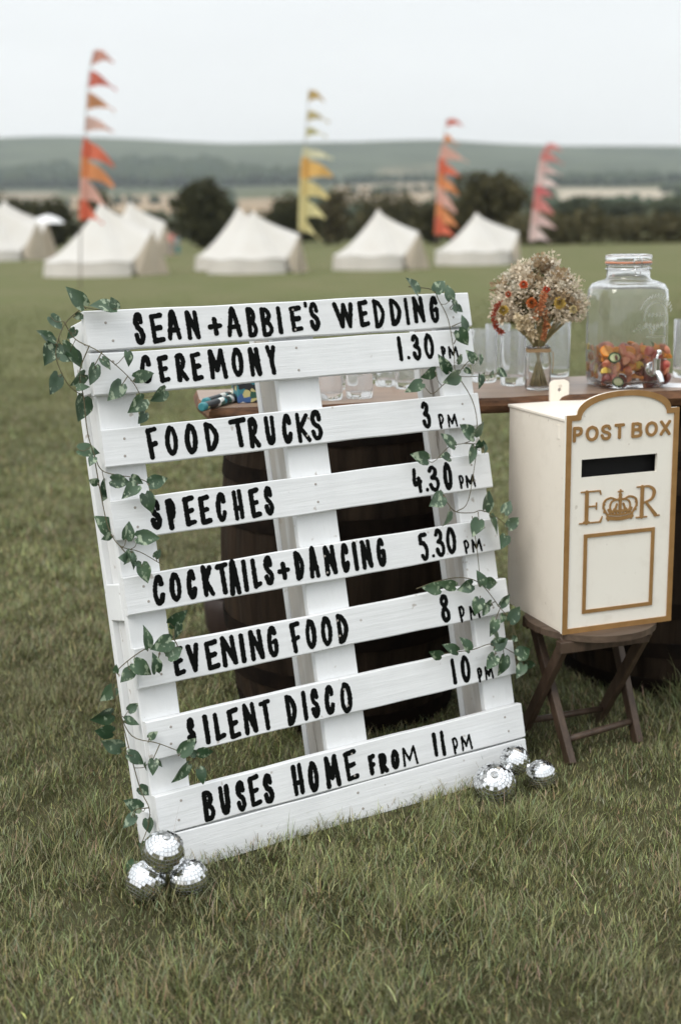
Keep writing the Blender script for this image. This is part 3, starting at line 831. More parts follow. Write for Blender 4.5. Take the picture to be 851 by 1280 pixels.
# ---- trees, hedges, far woods
def leaf_cloud(name, lobes, n, size, c1, c2, parent, seed):
    """crown of many small leaf clumps spread through the lobes' volume; lobes = (x, y, z, rx, ry, rz)"""
    rs = np.random.RandomState(seed)
    vol = np.array([l[3] * l[4] * l[5] for l in lobes])
    pick = rs.choice(len(lobes), n, p=vol / vol.sum())
    L = np.array(lobes)[pick]
    d = rs.randn(n, 3)
    d /= np.linalg.norm(d, axis=1)[:, None]
    rad = rs.rand(n) ** 0.30
    rad *= 1 + 0.16 * np.sin(d[:, 0] * 7 + pick) * np.sin(d[:, 2] * 6 + 2 * d[:, 1]) + 0.08 * rs.randn(n)
    P = L[:, :3] + d * rad[:, None] * L[:, 3:]
    P[:, 2] = np.maximum(P[:, 2], 0.05)
    a = rs.randn(n, 3); a /= np.linalg.norm(a, axis=1)[:, None]
    b_ = np.cross(a, rs.randn(n, 3)); b_ /= np.linalg.norm(b_, axis=1)[:, None]
    s_ = size * np.exp(rs.randn(n) * 0.35)
    q = np.stack([P - a * s_[:, None] * .5, P + b_ * s_[:, None] * .34, P + a * s_[:, None] * .5, P - b_ * s_[:, None] * .34], 1)
    me = bpy.data.meshes.new(name)
    me.from_pydata([tuple(p) for p in q.reshape(-1, 3)], [], [tuple(r_) for r_ in np.arange(4 * n).reshape(-1, 4)])
    o = bpy.data.objects.new(name, me)
    COL.objects.link(o)
    o.parent = parent
    mixv = np.clip(rs.rand(n) * 0.6 + 0.4 * (0.5 + 0.5 * np.sin(pick * 2.1)), 0, 1)[:, None]
    set_cols(o, np.repeat(np.array(c1) * (1 - mixv) + np.array(c2) * mixv, 4, 0))
    me.materials.append(MAT_LEAF)
    return o


MAT_LEAF = attr_mat('hedgerow leaf', 0.75, 0.15, 0.2)
MAT_BARK = dark_wood('bark', (0.07, 0.055, 0.04), (0.12, 0.10, 0.08), (9, 9, 2), 0.9)


def tree(name, label, cat, Y, x0px, x1px, toppx, n, c1, c2, seed, size=0.34, trunk=0.7, depth=0.9, group=None):
    hor = 282 - 0.0165 * ((x0px + x1px) / 2 - 425.5)
    k = FPX / Y
    X = ((x0px + x1px) / 2 - 425.5) / k
    W, H = (x1px - x0px) / k, CAM_H + (hor - toppx) / k
    g0 = terrain_z(X, Y)
    H -= g0
    o = thing(name, label, cat, (X, Y, g0), 0, group)
    rs = np.random.RandomState(seed)
    lobes = []
    for i in range(9):
        a = rs.rand() * 6.283
        r_ = rs.rand() ** .5 * 0.55
        zz = rs.uniform(0.30, 0.80)
        s_ = rs.uniform(0.24, 0.36) * (1.15 - 0.45 * abs(zz - .45))
        lobes.append((math.cos(a) * r_ * W / 2, math.sin(a) * r_ * W / 2 * depth, zz * H, s_ * W, s_ * W * depth, s_ * H * 0.72))
    lobes.append((0, 0, H * .42, W * .40, W * .4 * depth, H * .42))
    lobes.append((W * .06, 0, H * .74, W * .26, W * .26, H * .26))
    leaf_cloud('crown', lobes, n, size, c1, c2, o, seed)
    tb = MB()
    tb.tube([(0, 0, -.1), (0.05, 0, H * .3), (-.05, 0.05, H * .6)], 0.16, 8, r2=0.05)
    for i in range(5):
        a = i * 1.3
        tb.tube([(0, 0, H * (.22 + .06 * i)), (math.cos(a) * W * .16, math.sin(a) * W * .16, H * (.42 + .05 * i)), (math.cos(a) * W * .27, math.sin(a) * W * .27, H * (.58 + .05 * i))], 0.07, 6, r2=0.02)
    tb.build('trunk', MAT_BARK, o)
    return o


DK1, DK2 = (0.030, 0.032, 0.014), (0.075, 0.072, 0.032)
OL1, OL2 = (0.045, 0.043, 0.018), (0.115, 0.10, 0.046)
BR1, BR2 = (0.085, 0.07, 0.038), (0.16, 0.125, 0.07)
GB1, GB2 = (0.045, 0.055, 0.035), (0.10, 0.11, 0.065)
TREES = [
 ('dark rounded thorn tree behind the gap left of the middle tents', 88, 226, 303, 226, 3600, DK1, DK2),
 ('low dark bush behind the yellow pennant pole', 92, 336, 412, 244, 2600, DK1, DK2),
 ('thin brownish tree just right of the yellow pennant pole', 96, 404, 446, 234, 1300, BR1, OL2),
 ('dark green bush behind the peak of the tent in the middle distance', 104, 448, 548, 242, 2600, DK1, OL2),
 ('largest olive tree, rising between the orange and the pink pennant poles', 86, 566, 664, 217, 4200, OL1, OL2),
 ('olive bush at the left foot of the largest olive tree', 90, 516, 584, 250, 2000, DK1, OL2),
 ('dark bush between the leftmost tents and the tall orange pennant pole', 95, 52, 108, 246, 2200, DK1, DK2),
 ('dark bush behind the two leftmost tents', 98, -30, 62, 243, 2400, DK1, DK2),
 ('small tree with pale top behind the narrow tent on the left', 110, 112, 160, 232, 1200, GB1, OL2),
 ('green tree above the right hedge, nearest the pink pennants', 170, 690, 762, 248, 1700, GB1, GB2),
 ('green tree above the right hedge, behind the glass dispenser lid', 185, 752, 812, 252, 1500, GB1, GB2),
 ('green tree above the right hedge at the picture edge', 175, 806, 880, 246, 1700, GB1, GB2),
 ('low bush under the pink pennants at the hedge end', 84, 650, 706, 262, 1500, OL1, OL2),
]
for i, (lab, Y, a, b_, top, n, c1, c2) in enumerate(TREES):
    tree('tree' if top < 242 else 'bush', lab, 'tree' if top < 242 else 'bush', Y, a, b_, top, n, c1, c2, 40 + i, size=0.36 if Y < 120 else 0.6)

hd = thing('hedge', 'long olive brown hedge closing the meadow on the right', 'hedge', (15.5, 80, 0), 0)
lob = [(x_, random.uniform(-.4, .4), random.uniform(.6, 1.0), 1.3, 1.0, random.uniform(.8, 1.25)) for x_ in np.arange(-4.5, 16, 0.9)]
leaf_cloud('foliage', lob, 6500, 0.28, (0.07, 0.064, 0.03), (0.135, 0.118, 0.06), hd, 91)
hd2 = thing('hedge', 'dark hedge behind the tents from left edge to middle', 'hedge', (-12, 118, 0), 0)
lob = [(x_, random.uniform(-.4, .4), random.uniform(.8, 1.4), 2.2, 1.3, random.uniform(1.0, 1.7)) for x_ in np.arange(-26, 27, 1.5)]
leaf_cloud('foliage', lob, 7000, 0.42, DK1, (0.085, 0.082, 0.04), hd2, 92)

# far woods and hedgerows on the slopes: one mass
wm = MB()
wc = []
ico = bmesh.new()
bmesh.ops.create_icosphere(ico, subdivisions=2, radius=1.0)
IV = np.array([v_.co[:] for v_ in ico.verts])
IF = [tuple(v_.index for v_ in f_.verts) for f_ in ico.faces]
ico.free()
rw = np.random.RandomState(8)


def wood(px0, px1, d0, d1, n, h0, h1):
    for _ in range(n):
        d = rw.uniform(d0, d1)
        X = (rw.uniform(px0, px1) - 425.5) / FPX * d
        h = rw.uniform(h0, h1)
        V_ = IV * np.array([h * rw.uniform(.45, .8), h * rw.uniform(.45, .8), h * .62])
        V_ = V_ * (1 + 0.16 * np.sin(V_[:, [1]] * 1.3 + X) * np.sin(V_[:, [2]] * 1.1 + d) + 0.07 * rw.randn(len(V_), 1))
        wm.add(V_ + np.array([X, d, terrain_z(X, d) + h * .5]), IF)


wood(-200, 100, 1590, 1760, 170, 12, 20)
wood(90, 385, 1560, 1700, 190, 12, 19)
wood(150, 300, 1700, 1830, 90, 12, 18)
wood(440, 640, 520, 570, 60, 4, 6)
wood(120, 300, 540, 580, 34, 2.5, 4)
wood(640, 1000, 1400, 1500, 110, 8, 13)
wood(660, 1000, 400, 760, 200, 3, 6)
wood(-200, 100, 560, 640, 70, 4, 7)
wood(552, 690, 700, 1250, 90, 5, 9)
wood(372, 425, 640, 1000, 40, 4, 7)
wood(296, 300, 640, 1300, 16, 4, 7)
wood(820, 1000, 800, 1250, 60, 5, 9)
wood(100, 300, 985, 1000, 24, 3, 6)
wood(430, 550, 1180, 1200, 22, 3, 6)
wood(390, 640, 1580, 1640, 60, 7, 11)
wo_ = wm.build('woodland', None, smooth=True)
mw = plain('far foliage', (0.032, 0.050, 0.030), 0.9, c2=(0.062, 0.075, 0.04), scale=(.12, .12, .12), spec=0.1)
wo_.data.materials.append(mw)
tag(wo_, 'far hedgerow trees and hanging woods on the slope of the down', 'woodland', kind='stuff')


# ---- bell tents
MAT_CANVAS = cloth_mat('cream canvas', (0.77, 0.75, 0.71), 0.30, (0.73, 0.70, 0.65))
MAT_CANVAS_W = cloth_mat('tent side wall', (0.73, 0.69, 0.64), 0.25)
MAT_CANVAS_D = cloth_mat('tent door', (0.58, 0.50, 0.40), 0.2)
MAT_POLE = plain('tent pole', (0.35, 0.27, 0.18), 0.6)


def bell_tent(label, X, Y, Rr, H, door_deg, hw=0.42, group='cream bell tents on the far side of the meadow', bunting=None):
    o = thing('bell_tent', label, 'tent', (X, Y, 0), R(door_deg), group)
    n = 40
    roof = MB()
    prof = [(0.0, H), (0.03, H - .02)] + [(f, hw + (H - hw) * ((1 - f) ** 1.42)) for f in (0.12, 0.25, 0.4, 0.55, 0.7, 0.85, 1.0)]
    dh = 0.62 * H
    rows_ = []
    for f, z_ in prof:
        row = []
        for k in range(n):
            a = 2 * math.pi * k / n
            aa = min(a, 2 * math.pi - a)
            r_ = Rr * f * (1 - 0.035 * (0.5 - 0.5 * math.cos(8 * a)) * f)     # panels sag between the guys
            zz = z_ + 0.03 * math.cos(8 * a) * f
            # the A-frame door lifts the roof into a ridge on the +X side
            q = max(0.0, 1 - aa / 0.42)
            zr = H + (dh - H) * f ** 0.68
            zz = zz + (zr - zz) * (q ** 1.0 if f > 0.02 else 0)
            row.append((r_ * math.cos(a), r_ * math.sin(a), zz))
        rows_.append(row)
    vs = [p for row in rows_ for p in row]
    fs = []
    for i in range(len(rows_) - 1):
        for k in range(n):
            fs.append((i * n + k, i * n + (k + 1) % n, (i + 1) * n + (k + 1) % n, (i + 1) * n + k))
    roof.add(vs, fs)
    roof.build('canopy', MAT_CANVAS, o, smooth=True)
    wall = MB()
    top = rows_[-1]
    m_ = []
    for k in range(n):
        a = 2 * math.pi * k / n
        aa = min(a, 2 * math.pi - a)
        if aa > 0.41: m_.append(k)
    vs = [(top[k][0] * .985, top[k][1] * .985, top[k][2] - .01) for k in m_] + [(top[k][0] * 1.02, top[k][1] * 1.02, 0) for k in m_]
    q = len(m_)
    wall.add(vs, [(i, i + 1, q + i + 1, q + i) for i in range(q - 1)])
    wall.build('side_wall', MAT_CANVAS_W, o, smooth=True)
    dw = MB()
    yb = Rr * math.sin(0.42) * 1.02
    xb = Rr * math.cos(0.42)
    dw.add([(Rr * 1.0, 0, dh - .03), (xb, -yb, hw), (xb, yb, hw), (xb * 1.02 + .12, -yb * 1.05, 0), (xb * 1.02 + .12, yb * 1.05, 0), (Rr * 1.02, -.02, 0), (Rr * 1.02, .02, 0)],
           [(0, 1, 3, 5), (0, 6, 4, 2)])
    dw.build('door', MAT_CANVAS_D, o)
    pl_ = MB()
    pl_.tube([(0, 0, 0), (0, 0, H + .06)], 0.02, 8)
    pl_.build('centre_pole', MAT_POLE, o)
    for k in range(8):
        a = 2 * math.pi * (k + .5) / 8
        gl = MB()
        gl.tube([(Rr * math.cos(a), Rr * math.sin(a), hw), ((Rr + .9) * math.cos(a), (Rr + .9) * math.sin(a), 0)], 0.004, 4)
        gl.build('guy_rope', MAT_POLE, o)
    return o


bell_tent('bell tent at the foot of the tall orange pennant pole', -6.95, 39.6, 1.80, 2.12, -28)
bell_tent('narrow bell tent standing back behind the tent under the orange pennants', -10.25, 66.5, 1.95, 2.66, -22)
bell_tent('cream bell tent in front of another whose twin peak shows behind it', -2.46, 39.7, 1.46, 1.80, -20)
bell_tent('bell tent mostly hidden, only its left slope and peak showing behind another', -3.12, 42.9, 1.50, 1.95, -20)
bell_tent('white bell tent between the yellow and the orange pennant poles', 1.33, 41.0, 1.45, 1.80, -35)
bell_tent('bell tent at the right, under the pink pennants above the flowers', 4.70, 44.2, 1.40, 1.68, -15)
bell_tent('bell tent cut off by the left edge of the picture', -16.4, 63, 2.55, 2.86, -18)
bell_tent('bell tent whose peak just shows behind the one at the left edge', -16.9, 68, 2.4, 2.84, -18)

# white parasol by the leftmost tents
p3 = at_y(60, 274, 66)
po = thing('parasol', 'white parasol beside the tents at the left edge', 'parasol', (p3[0], 66, 0))
q = MB()
q.lathe([(0.0, p3[2] + .22), (0.25, p3[2] + .17), (0.6, p3[2] + .03), (0.85, p3[2] - .2)], 16)
q.build('canopy', plain('white parasol cloth', (0.75, 0.75, 0.74), 0.8), po, smooth=True)
q = MB()
q.tube([(0, 0, 0), (0, 0, p3[2] + .2)], 0.025, 8)
q.build('pole', MAT_POLE, po)


# far figures between the tents
def figure(label, pxx, Y, hgt, top, trousers, hair, turn):
    X = (pxx - 425.5) / FPX * Y
    o = thing('person', label, 'person', (X, Y, 0), turn)
    s = hgt / 1.7

    def body(name, joints, edges, mat, sub=1):
        me = bpy.data.meshes.new(name)
        me.from_pydata([tuple(c_ * s for c_ in j[:3]) for j in joints], edges, [])
        ob = bpy.data.objects.new(name, me)
        COL.objects.link(ob)
        ob.parent = o
        md = ob.modifiers.new('skin', 'SKIN')
        for v_, j in zip(me.skin_vertices[0].data, joints):
            v_.radius = (j[3] * s, j[4] * s)
        me.skin_vertices[0].data[0].use_root = True
        ob.modifiers.new('sub', 'SUBSURF').levels = sub
        me.materials.append(mat)
        return ob
    skin = plain('skin', (0.45, 0.28, 0.20), 0.6)
    body('body', [(0, 0, .92, .14, .10), (0, 0, 1.15, .13, .10), (0, 0, 1.38, .16, .10), (0, 0, 1.48, .055, .055), (0, .01, 1.60, .09, .105), (0, .01, 1.68, .06, .07),
                  (-.17, 0, 1.38, .055, .055), (-.24, .02, 1.12, .045, .045), (-.22, -.06, .90, .035, .035), (-.22, -.08, .82, .03, .04),
                  (.17, 0, 1.38, .055, .055), (.24, .02, 1.12, .045, .045), (.20, -.10, .92, .035, .035), (.19, -.14, .84, .03, .04),
                  (-.09, 0, .86, .085, .09), (-.10, -.01, .48, .06, .065), (-.11, .02, .09, .045, .05), (-.11, -.10, .04, .04, .035),
                  (.09, 0, .86, .085, .09), (.10, -.03, .48, .06, .065), (.12, .02, .09, .045, .05), (.12, -.10, .04, .04, .035)],
         [(0, 1), (1, 2), (2, 3), (3, 4), (4, 5), (2, 6), (6, 7), (7, 8), (8, 9), (2, 10), (10, 11), (11, 12), (12, 13), (0, 14), (14, 15), (15, 16), (16, 17), (0, 18), (18, 19), (19, 20), (20, 21)], skin, 2)
    body('shirt', [(0, 0, .90, .155, .12), (0, 0, 1.15, .15, .12), (0, 0, 1.39, .175, .115), (-.18, 0, 1.38, .068, .068), (-.235, .015, 1.18, .058, .058), (.18, 0, 1.38, .068, .068), (.235, .015, 1.18, .058, .058)],
         [(0, 1), (1, 2), (2, 3), (3, 4), (2, 5), (5, 6)], plain('shirt cloth', top, 0.8), 2)
    body('trousers', [(0, 0, .92, .15, .115), (-.09, 0, .84, .10, .10), (-.10, -.01, .48, .075, .08), (-.11, .02, .12, .06, .065), (.09, 0, .84, .10, .10), (.10, -.03, .48, .075, .08), (.12, .02, .12, .06, .065)],
         [(0, 1), (1, 2), (2, 3), (0, 4), (4, 5), (5, 6)], plain('trouser cloth', trousers, 0.8), 2)
    hb = MB()
    hb.lathe([(0.0, .12), (.06, .10), (.10, .04), (.108, -.03), (.09, -.08)], 14, (0, .02, 1.60))
    hb.v = [tuple(c_ * s for c_ in v_) for v_ in hb.v]
    hb.build('hair', plain('hair', hair, 0.6), o, smooth=True)
    return o


figure('distant person in a pink top standing between the tents', 224, 64, 1.25, (0.62, 0.24, 0.22), (0.30, 0.25, 0.24), (0.06, 0.04, 0.03), 0.4)
figure('distant person in teal clothes standing between the tents', 232, 65, 1.05, (0.07, 0.26, 0.30), (0.06, 0.22, 0.26), (0.10, 0.06, 0.03), -0.5)


# ---- feather flags: leaning pole, sleeve and eight flying pennants
FC = dict(salmon=(0.601, 0.296, 0.237), red=(0.583, 0.159, 0.117), rust=(0.526, 0.247, 0.128), pale=(0.658, 0.437, 0.378), flame=(0.674, 0.174, 0.106), orange=(0.683, 0.276, 0.123), pink=(0.688, 0.400, 0.332),
          mustard=(0.489, 0.345, 0.141), sand=(0.479, 0.394, 0.208), lime=(0.505, 0.462, 0.242), cream=(0.657, 0.623, 0.437), amber=(0.695, 0.423, 0.143), lemon=(0.656, 0.537, 0.249), yellow=(0.664, 0.587, 0.307),
          rose=(0.625, 0.176, 0.184), blush=(0.705, 0.493, 0.467), shell=(0.755, 0.594, 0.569), coral=(0.633, 0.243, 0.226))
FMAT = {}


def flag(label, Y, base, pole_px, sleeve_px, pens, wind):
    P = lambda x, y: at_y(x, y, Y)
    b0 = P(*base)
    b0[2] = 0
    o = thing('feather_flag', label, 'flag', tuple(b0), 0, 'tall pennant flags at the edge of the camp')
    L = lambda p: tuple(np.array(p) - b0)
    mp = MB()
    line = [b0] + [P(*q_) for q_ in pole_px]
    mp.tube([L(p) for p in smooth_line(line, 5)], 0.018, 8, r2=0.006)
    mp.build('pole', plain('flag pole', (0.16, 0.13, 0.10), 0.5), o)
    k = FPX / Y
    xs = lambda y: np.interp(y, [q_[1] for q_ in pole_px[::-1]], [q_[0] for q_ in pole_px[::-1]])
    for i, (y0, y1, tx, ty, cn_) in enumerate(pens):
        if cn_ not in FMAT: FMAT[cn_] = cloth_mat('pennant ' + cn_, FC[cn_], 0.45, tuple(min(1, q_ * 1.12) for q_ in FC[cn_]))
        A, B_ = P(xs(y0), y0), P(xs(y1), y1)
        T_ = P(tx, ty)
        T_[1] += wind * random.uniform(0.5, 1.0)
        m_ = MB()
        nu, nv = 12, 5
        for a in range(nu + 1):
            f = a / nu
            for c_ in range(nv + 1):
                g = c_ / nv
                hoist = A * (1 - g) + B_ * g
                p = hoist * (1 - f) + T_ * f
                belly = math.sin(f * math.pi) * 0.10 * (1 - 0.4 * g)
                rip = 0.07 * math.sin(f * 7 + i * 1.7 + g * 1.1) * f ** .7
                p = p + np.array([0.02 * math.sin(f * 6 + i), rip * 1.2, belly - 0.05 * f * math.sin(g * 3 + i)])
                m_.v.append(L(p))
        for a in range(nu):
            for c_ in range(nv):
                w_ = nv + 1
                m_.f.append((a * w_ + c_, a * w_ + c_ + 1, (a + 1) * w_ + c_ + 1, (a + 1) * w_ + c_))
        if y1 > sleeve_px[0]:          # cloth sleeve round the pole beside this pennant
            yy0, yy1 = max(y0 - 3, sleeve_px[0]), (pens[i + 1][0] - 3 if i + 1 < len(pens) else sleeve_px[1])
            wpx = sleeve_px[2]
            pts = []
            for s_ in np.linspace(0, 1, 5):
                y_ = yy0 + (yy1 - yy0) * s_
                pts.append(y_)
            n0 = len(m_.v)
            for y_ in pts:
                wl = wpx * min(1.0, 0.45 + (y_ - sleeve_px[0]) / 30.0)
                for e_ in (-0.35, 0.15, 0.65):
                    p = P(xs(y_) + wl * e_ - .0, y_)
                    p[1] += -0.035 if e_ == 0.15 else 0.02
                    m_.v.append(L(p))
            for s_ in range(4):
                for e_ in range(2):
                    m_.f.append((n0 + s_ * 3 + e_, n0 + s_ * 3 + e_ + 1, n0 + s_ * 3 + e_ + 4, n0 + s_ * 3 + e_ + 3))
        m_.build('pennant', FMAT[cn_], o, smooth=True)
    return o


flag('tallest pennant flag, orange and salmon, beside the leftmost near tent', 30.5, (101, 364), [(101, 300), (103, 260), (105, 200), (109, 120), (112, 90), (118, 62)], (172, 275, 10),
     [(63, 82, 140, 75, 'salmon'), (88, 110, 143, 111, 'red'), (115, 138, 141, 139, 'rust'), (145, 165, 140, 166, 'pale'), (174, 198, 141, 208, 'flame'), (200, 224, 142, 233, 'orange'), (225, 251, 131, 257, 'pink'), (253, 276, 127, 279, 'flame')], .25)
flag('yellow pennant flag beside the middle tents', 36, (377, 347), [(376, 300), (377, 260), (379, 210), (382, 170), (384, 140), (386, 112)], (184, 288, 10),
     [(113, 127, 406, 125, 'mustard'), (138, 152, 411, 152, 'sand'), (159, 172, 407, 171, 'lime'), (186, 201, 416, 200, 'cream'), (200, 225, 416, 220, 'amber'), (226, 247, 411, 247, 'lemon'), (249, 273, 407, 272, 'yellow'), (273, 290, 400, 300, 'yellow')], .2)
flag('orange and pink pennant flag in front of the largest olive tree', 46, (546, 331), [(545, 300), (547, 270), (549, 230), (551, 200), (555, 170), (559, 148)], (180, 293, 8),
     [(149, 159, 579, 156, 'red'), (167, 179, 572, 181, 'orange'), (181, 202, 584, 203, 'pink'), (201, 220, 575, 222, 'flame'), (220, 237, 574, 244, 'orange'), (237, 257, 571, 266, 'pink'), (257, 280, 572, 283, 'orange'), (274, 294, 571, 298, 'flame')], .2)
flag('shortest pennant flag, rose and blush pink, furthest away', 55, (663, 325), [(664, 295), (667, 270), (671, 240), (675, 210), (679, 192), (685, 178)], (182, 301, 8),
     [(179, 189, 703, 188, 'coral'), (189, 203, 704, 205, 'coral'), (204, 219, 701, 220, 'blush'), (219, 235, 698, 235, 'shell'), (235, 246, 691, 246, 'rose'), (246, 265, 692, 267, 'coral'), (266, 283, 695, 285, 'blush'), (282, 300, 688, 303, 'shell')], .2)


# ================================================================== THE PALLET SIGN
PSI, TH = 0.5422, 0.2276
pu = Vector((math.cos(PSI), math.sin(PSI), 0))
pn = Vector((math.sin(PSI), -math.cos(PSI), 0))
pv_ = math.cos(TH) * Vector((0, 0, 1)) - math.sin(TH) * pn
pN = math.cos(TH) * pn + math.sin(TH) * Vector((0, 0, 1))
PO = Vector((-0.3885, 2.5035, 0))
PM = Matrix(((pu.x, -pN.x, pv_.x, PO.x), (pu.y, -pN.y, pv_.y, PO.y), (pu.z, -pN.z, pv_.z, PO.z), (0, 0, 0, 1)))
sign = thing('pallet_sign', 'white painted wooden pallet with black hand lettered wedding timetable, leaning on the plank table', 'sign', matrix=PM)
WH = [white_wood('white board %s' % s_, (3.2 + k * .2, 60, 62 + 4 * k)) for k, s_ in enumerate(('one', 'two', 'three'))]
WV = white_wood('white rail', (60, 60, 3.5))
WB = white_wood('worn bearer', (50, 50, 5), 0.75)
WBL = white_wood('white bearer', (50, 50, 5), 0.12)
INK = plain('black sign paint', (0.0035, 0.004, 0.0035), 0.7, spec=0.06)
rsb = np.random.RandomState(3)


def board(u0, u1, v0, v1, k):
    """sawn board: slightly wavy edges, eased arrises"""
    n = 26
    m_ = MB()
    ph = rsb.rand(4) * 6
    bow = rsb.uniform(0, .0004)
    y0, y1, e_ = 0.0, 0.0195, 0.0022
    sec = None
    for i in range(n + 1):
        f = i / n
        u = u0 + (u1 - u0) * f
        lo = v0 + 0.0009 * math.sin(f * 9 + ph[0]) + 0.0005 * math.sin(f * 31 + ph[1])
        hi = v1 + 0.0009 * math.sin(f * 8 + ph[2]) + 0.0005 * math.sin(f * 27 + ph[3])
        d = bow * math.sin(f * math.pi)
        ee = e_ if 0 < i < n else e_ * 1.0
        uu = u + (0.0 if 0 < i < n else 0)
        m_.v += [(uu, y0 + d, lo + ee), (uu, y0 + d + ee, lo), (uu, y1 + d, lo), (uu, y1 + d, hi), (uu, y0 + d + ee, hi), (uu, y0 + d, hi - ee)]
        if i:
            b_ = (i - 1) * 6
            for c_ in range(6):
                m_.f.append((b_ + c_, b_ + (c_ + 1) % 6, b_ + 6 + (c_ + 1) % 6, b_ + 6 + c_))
    m_.f.append((5, 4, 3, 2, 1, 0))
    m_.f.append(tuple(n * 6 + c_ for c_ in range(6)))
    m_.fix = True
    o = m_.build('board', WH[k % 3], sign)
    # nail heads, three pairs
    for uc in (u0 + .05, (u0 + u1) / 2, u1 - .05):
        for vv in (v0 + .022, v1 - .022):
            uc_, vc_ = uc + rsb.uniform(-.008, .008), vv + rsb.uniform(-.005, .005)
            nb = MB()
            nb.lathe([(0, -.0006), (0.0028, -.0004), (.0034, .0012)], 8)
            nb.v = [(uc_ + x_, z_ - .0002, vc_ + y_) for x_, y_, z_ in nb.v]
            nb.build('nail', NAIL, o)
    return o


NAIL = plain('painted nail', (0.33, 0.30, 0.27), 0.5)
BOARDS = [(-.002, .996, 1.121, 1.2045), (-.003, .991, 1.0265, 1.1145), (0, .986, .873, .955), (-.001, .995, .717, .803), (.004, .994, .5585, .641), (.006, .997, .402, .487), (.010, .993, .247, .331), (.0075, .994, .0862, .172), (.006, .992, .0, .0828)]
for i, q_ in enumerate(BOARDS):
    bo = board(*q_, i)
    if i < len(LETTERS):
        st, words, last = [], [], None
        for ch, u0, u1, v0, v1 in LETTERS[i]:
            if last is not None and u0 - last > .027 and st:
                words.append(st)
                st = []
            last = u1
            wd = 0.0114
            C_ = ch.upper()
            if ch in 'pm': wd = 0.0063
            elif ch in 'fro': wd = 0.0110
            elif ch == '.': wd = 0.0085
            elif ch == "'": wd = 0.0085
            elif ch in '0123456789': wd = 0.0107
            if C_ == '1' or C_ == 'I':
                wd = min(wd, 0.0112)
            st += strokes_for(C_, u0, u1, v0, v1, wd)
        for wi, st in enumerate(words + [st]):
            stroke_sheet(st, 0.00115, rough=0.0009, seed=20 + i * 9 + wi, y0=-0.0006, dry=-0.015).build('lettering', INK, bo)

BACK = 0.137
tz = math.tan(TH)
for x0, x1, wornmat, bx0, bx1 in ((.008, .098, WBL, .022, .094), (.444, .552, WB, .447, .545), (.899, .990, WB, .902, .984)):
    m_ = MB()
    m_.box(x0, x1, .0205, .040, .012, 1.196, .002)
    m_.build('front_rail', WV, sign)
    m_ = MB()
    m_.box(bx0, bx1, .0405, BACK - .0205, .03, 1.185, .002)
    m_.build('bearer', wornmat, sign)
    m_ = MB()
    m_.box(x0, x1, BACK - .020, BACK, .036, 1.19, .002)
    m_.build('back_rail', WV, sign)
for v0, v1 in ((1.035, 1.192), (.545, .625), (.035, .13)):     # packing blocks let into the left side
    m_ = MB()
    m_.box(.0065, .0215, .0405, BACK - .0205, v0, v1, .002)
    m_.build('side_block', WV, sign)

# ---- trailing ivy (variegated) tied to the sign: one garland down each side
mi, t, b = newmat('variegated ivy leaf')
b.inputs['Roughness'].default_value = 0.38
b.inputs['Specular IOR Level'].default_value = 0.45
a_ = t.nodes.new('ShaderNodeAttribute')
a_.attribute_name = 'Col'
vn = coords(t, 'Object', (88, 88, 60))
nn = noise(t, vn, 1.0, 3, 0.55)
nl = noise(t, coords(t, 'Object', (19, 19, 19)), 1.0, 2)
cc = mixc(t, rng(t, nl, .3, .7), a_.outputs['Color'], (0.018, 0.044, 0.019))
pale_ = rng(t, nn, 0.55, 0.63, 0, 0.72)
cc = mixc(t, pale_, cc, (0.36, 0.43, 0.30))
t.links.new(cc, b.inputs['Base Color'])
bump(t, b, nn, 0.15, 0.001)
MAT_IVY = mi
MAT_STEM = plain('ivy stem', (0.085, 0.07, 0.03), 0.6)


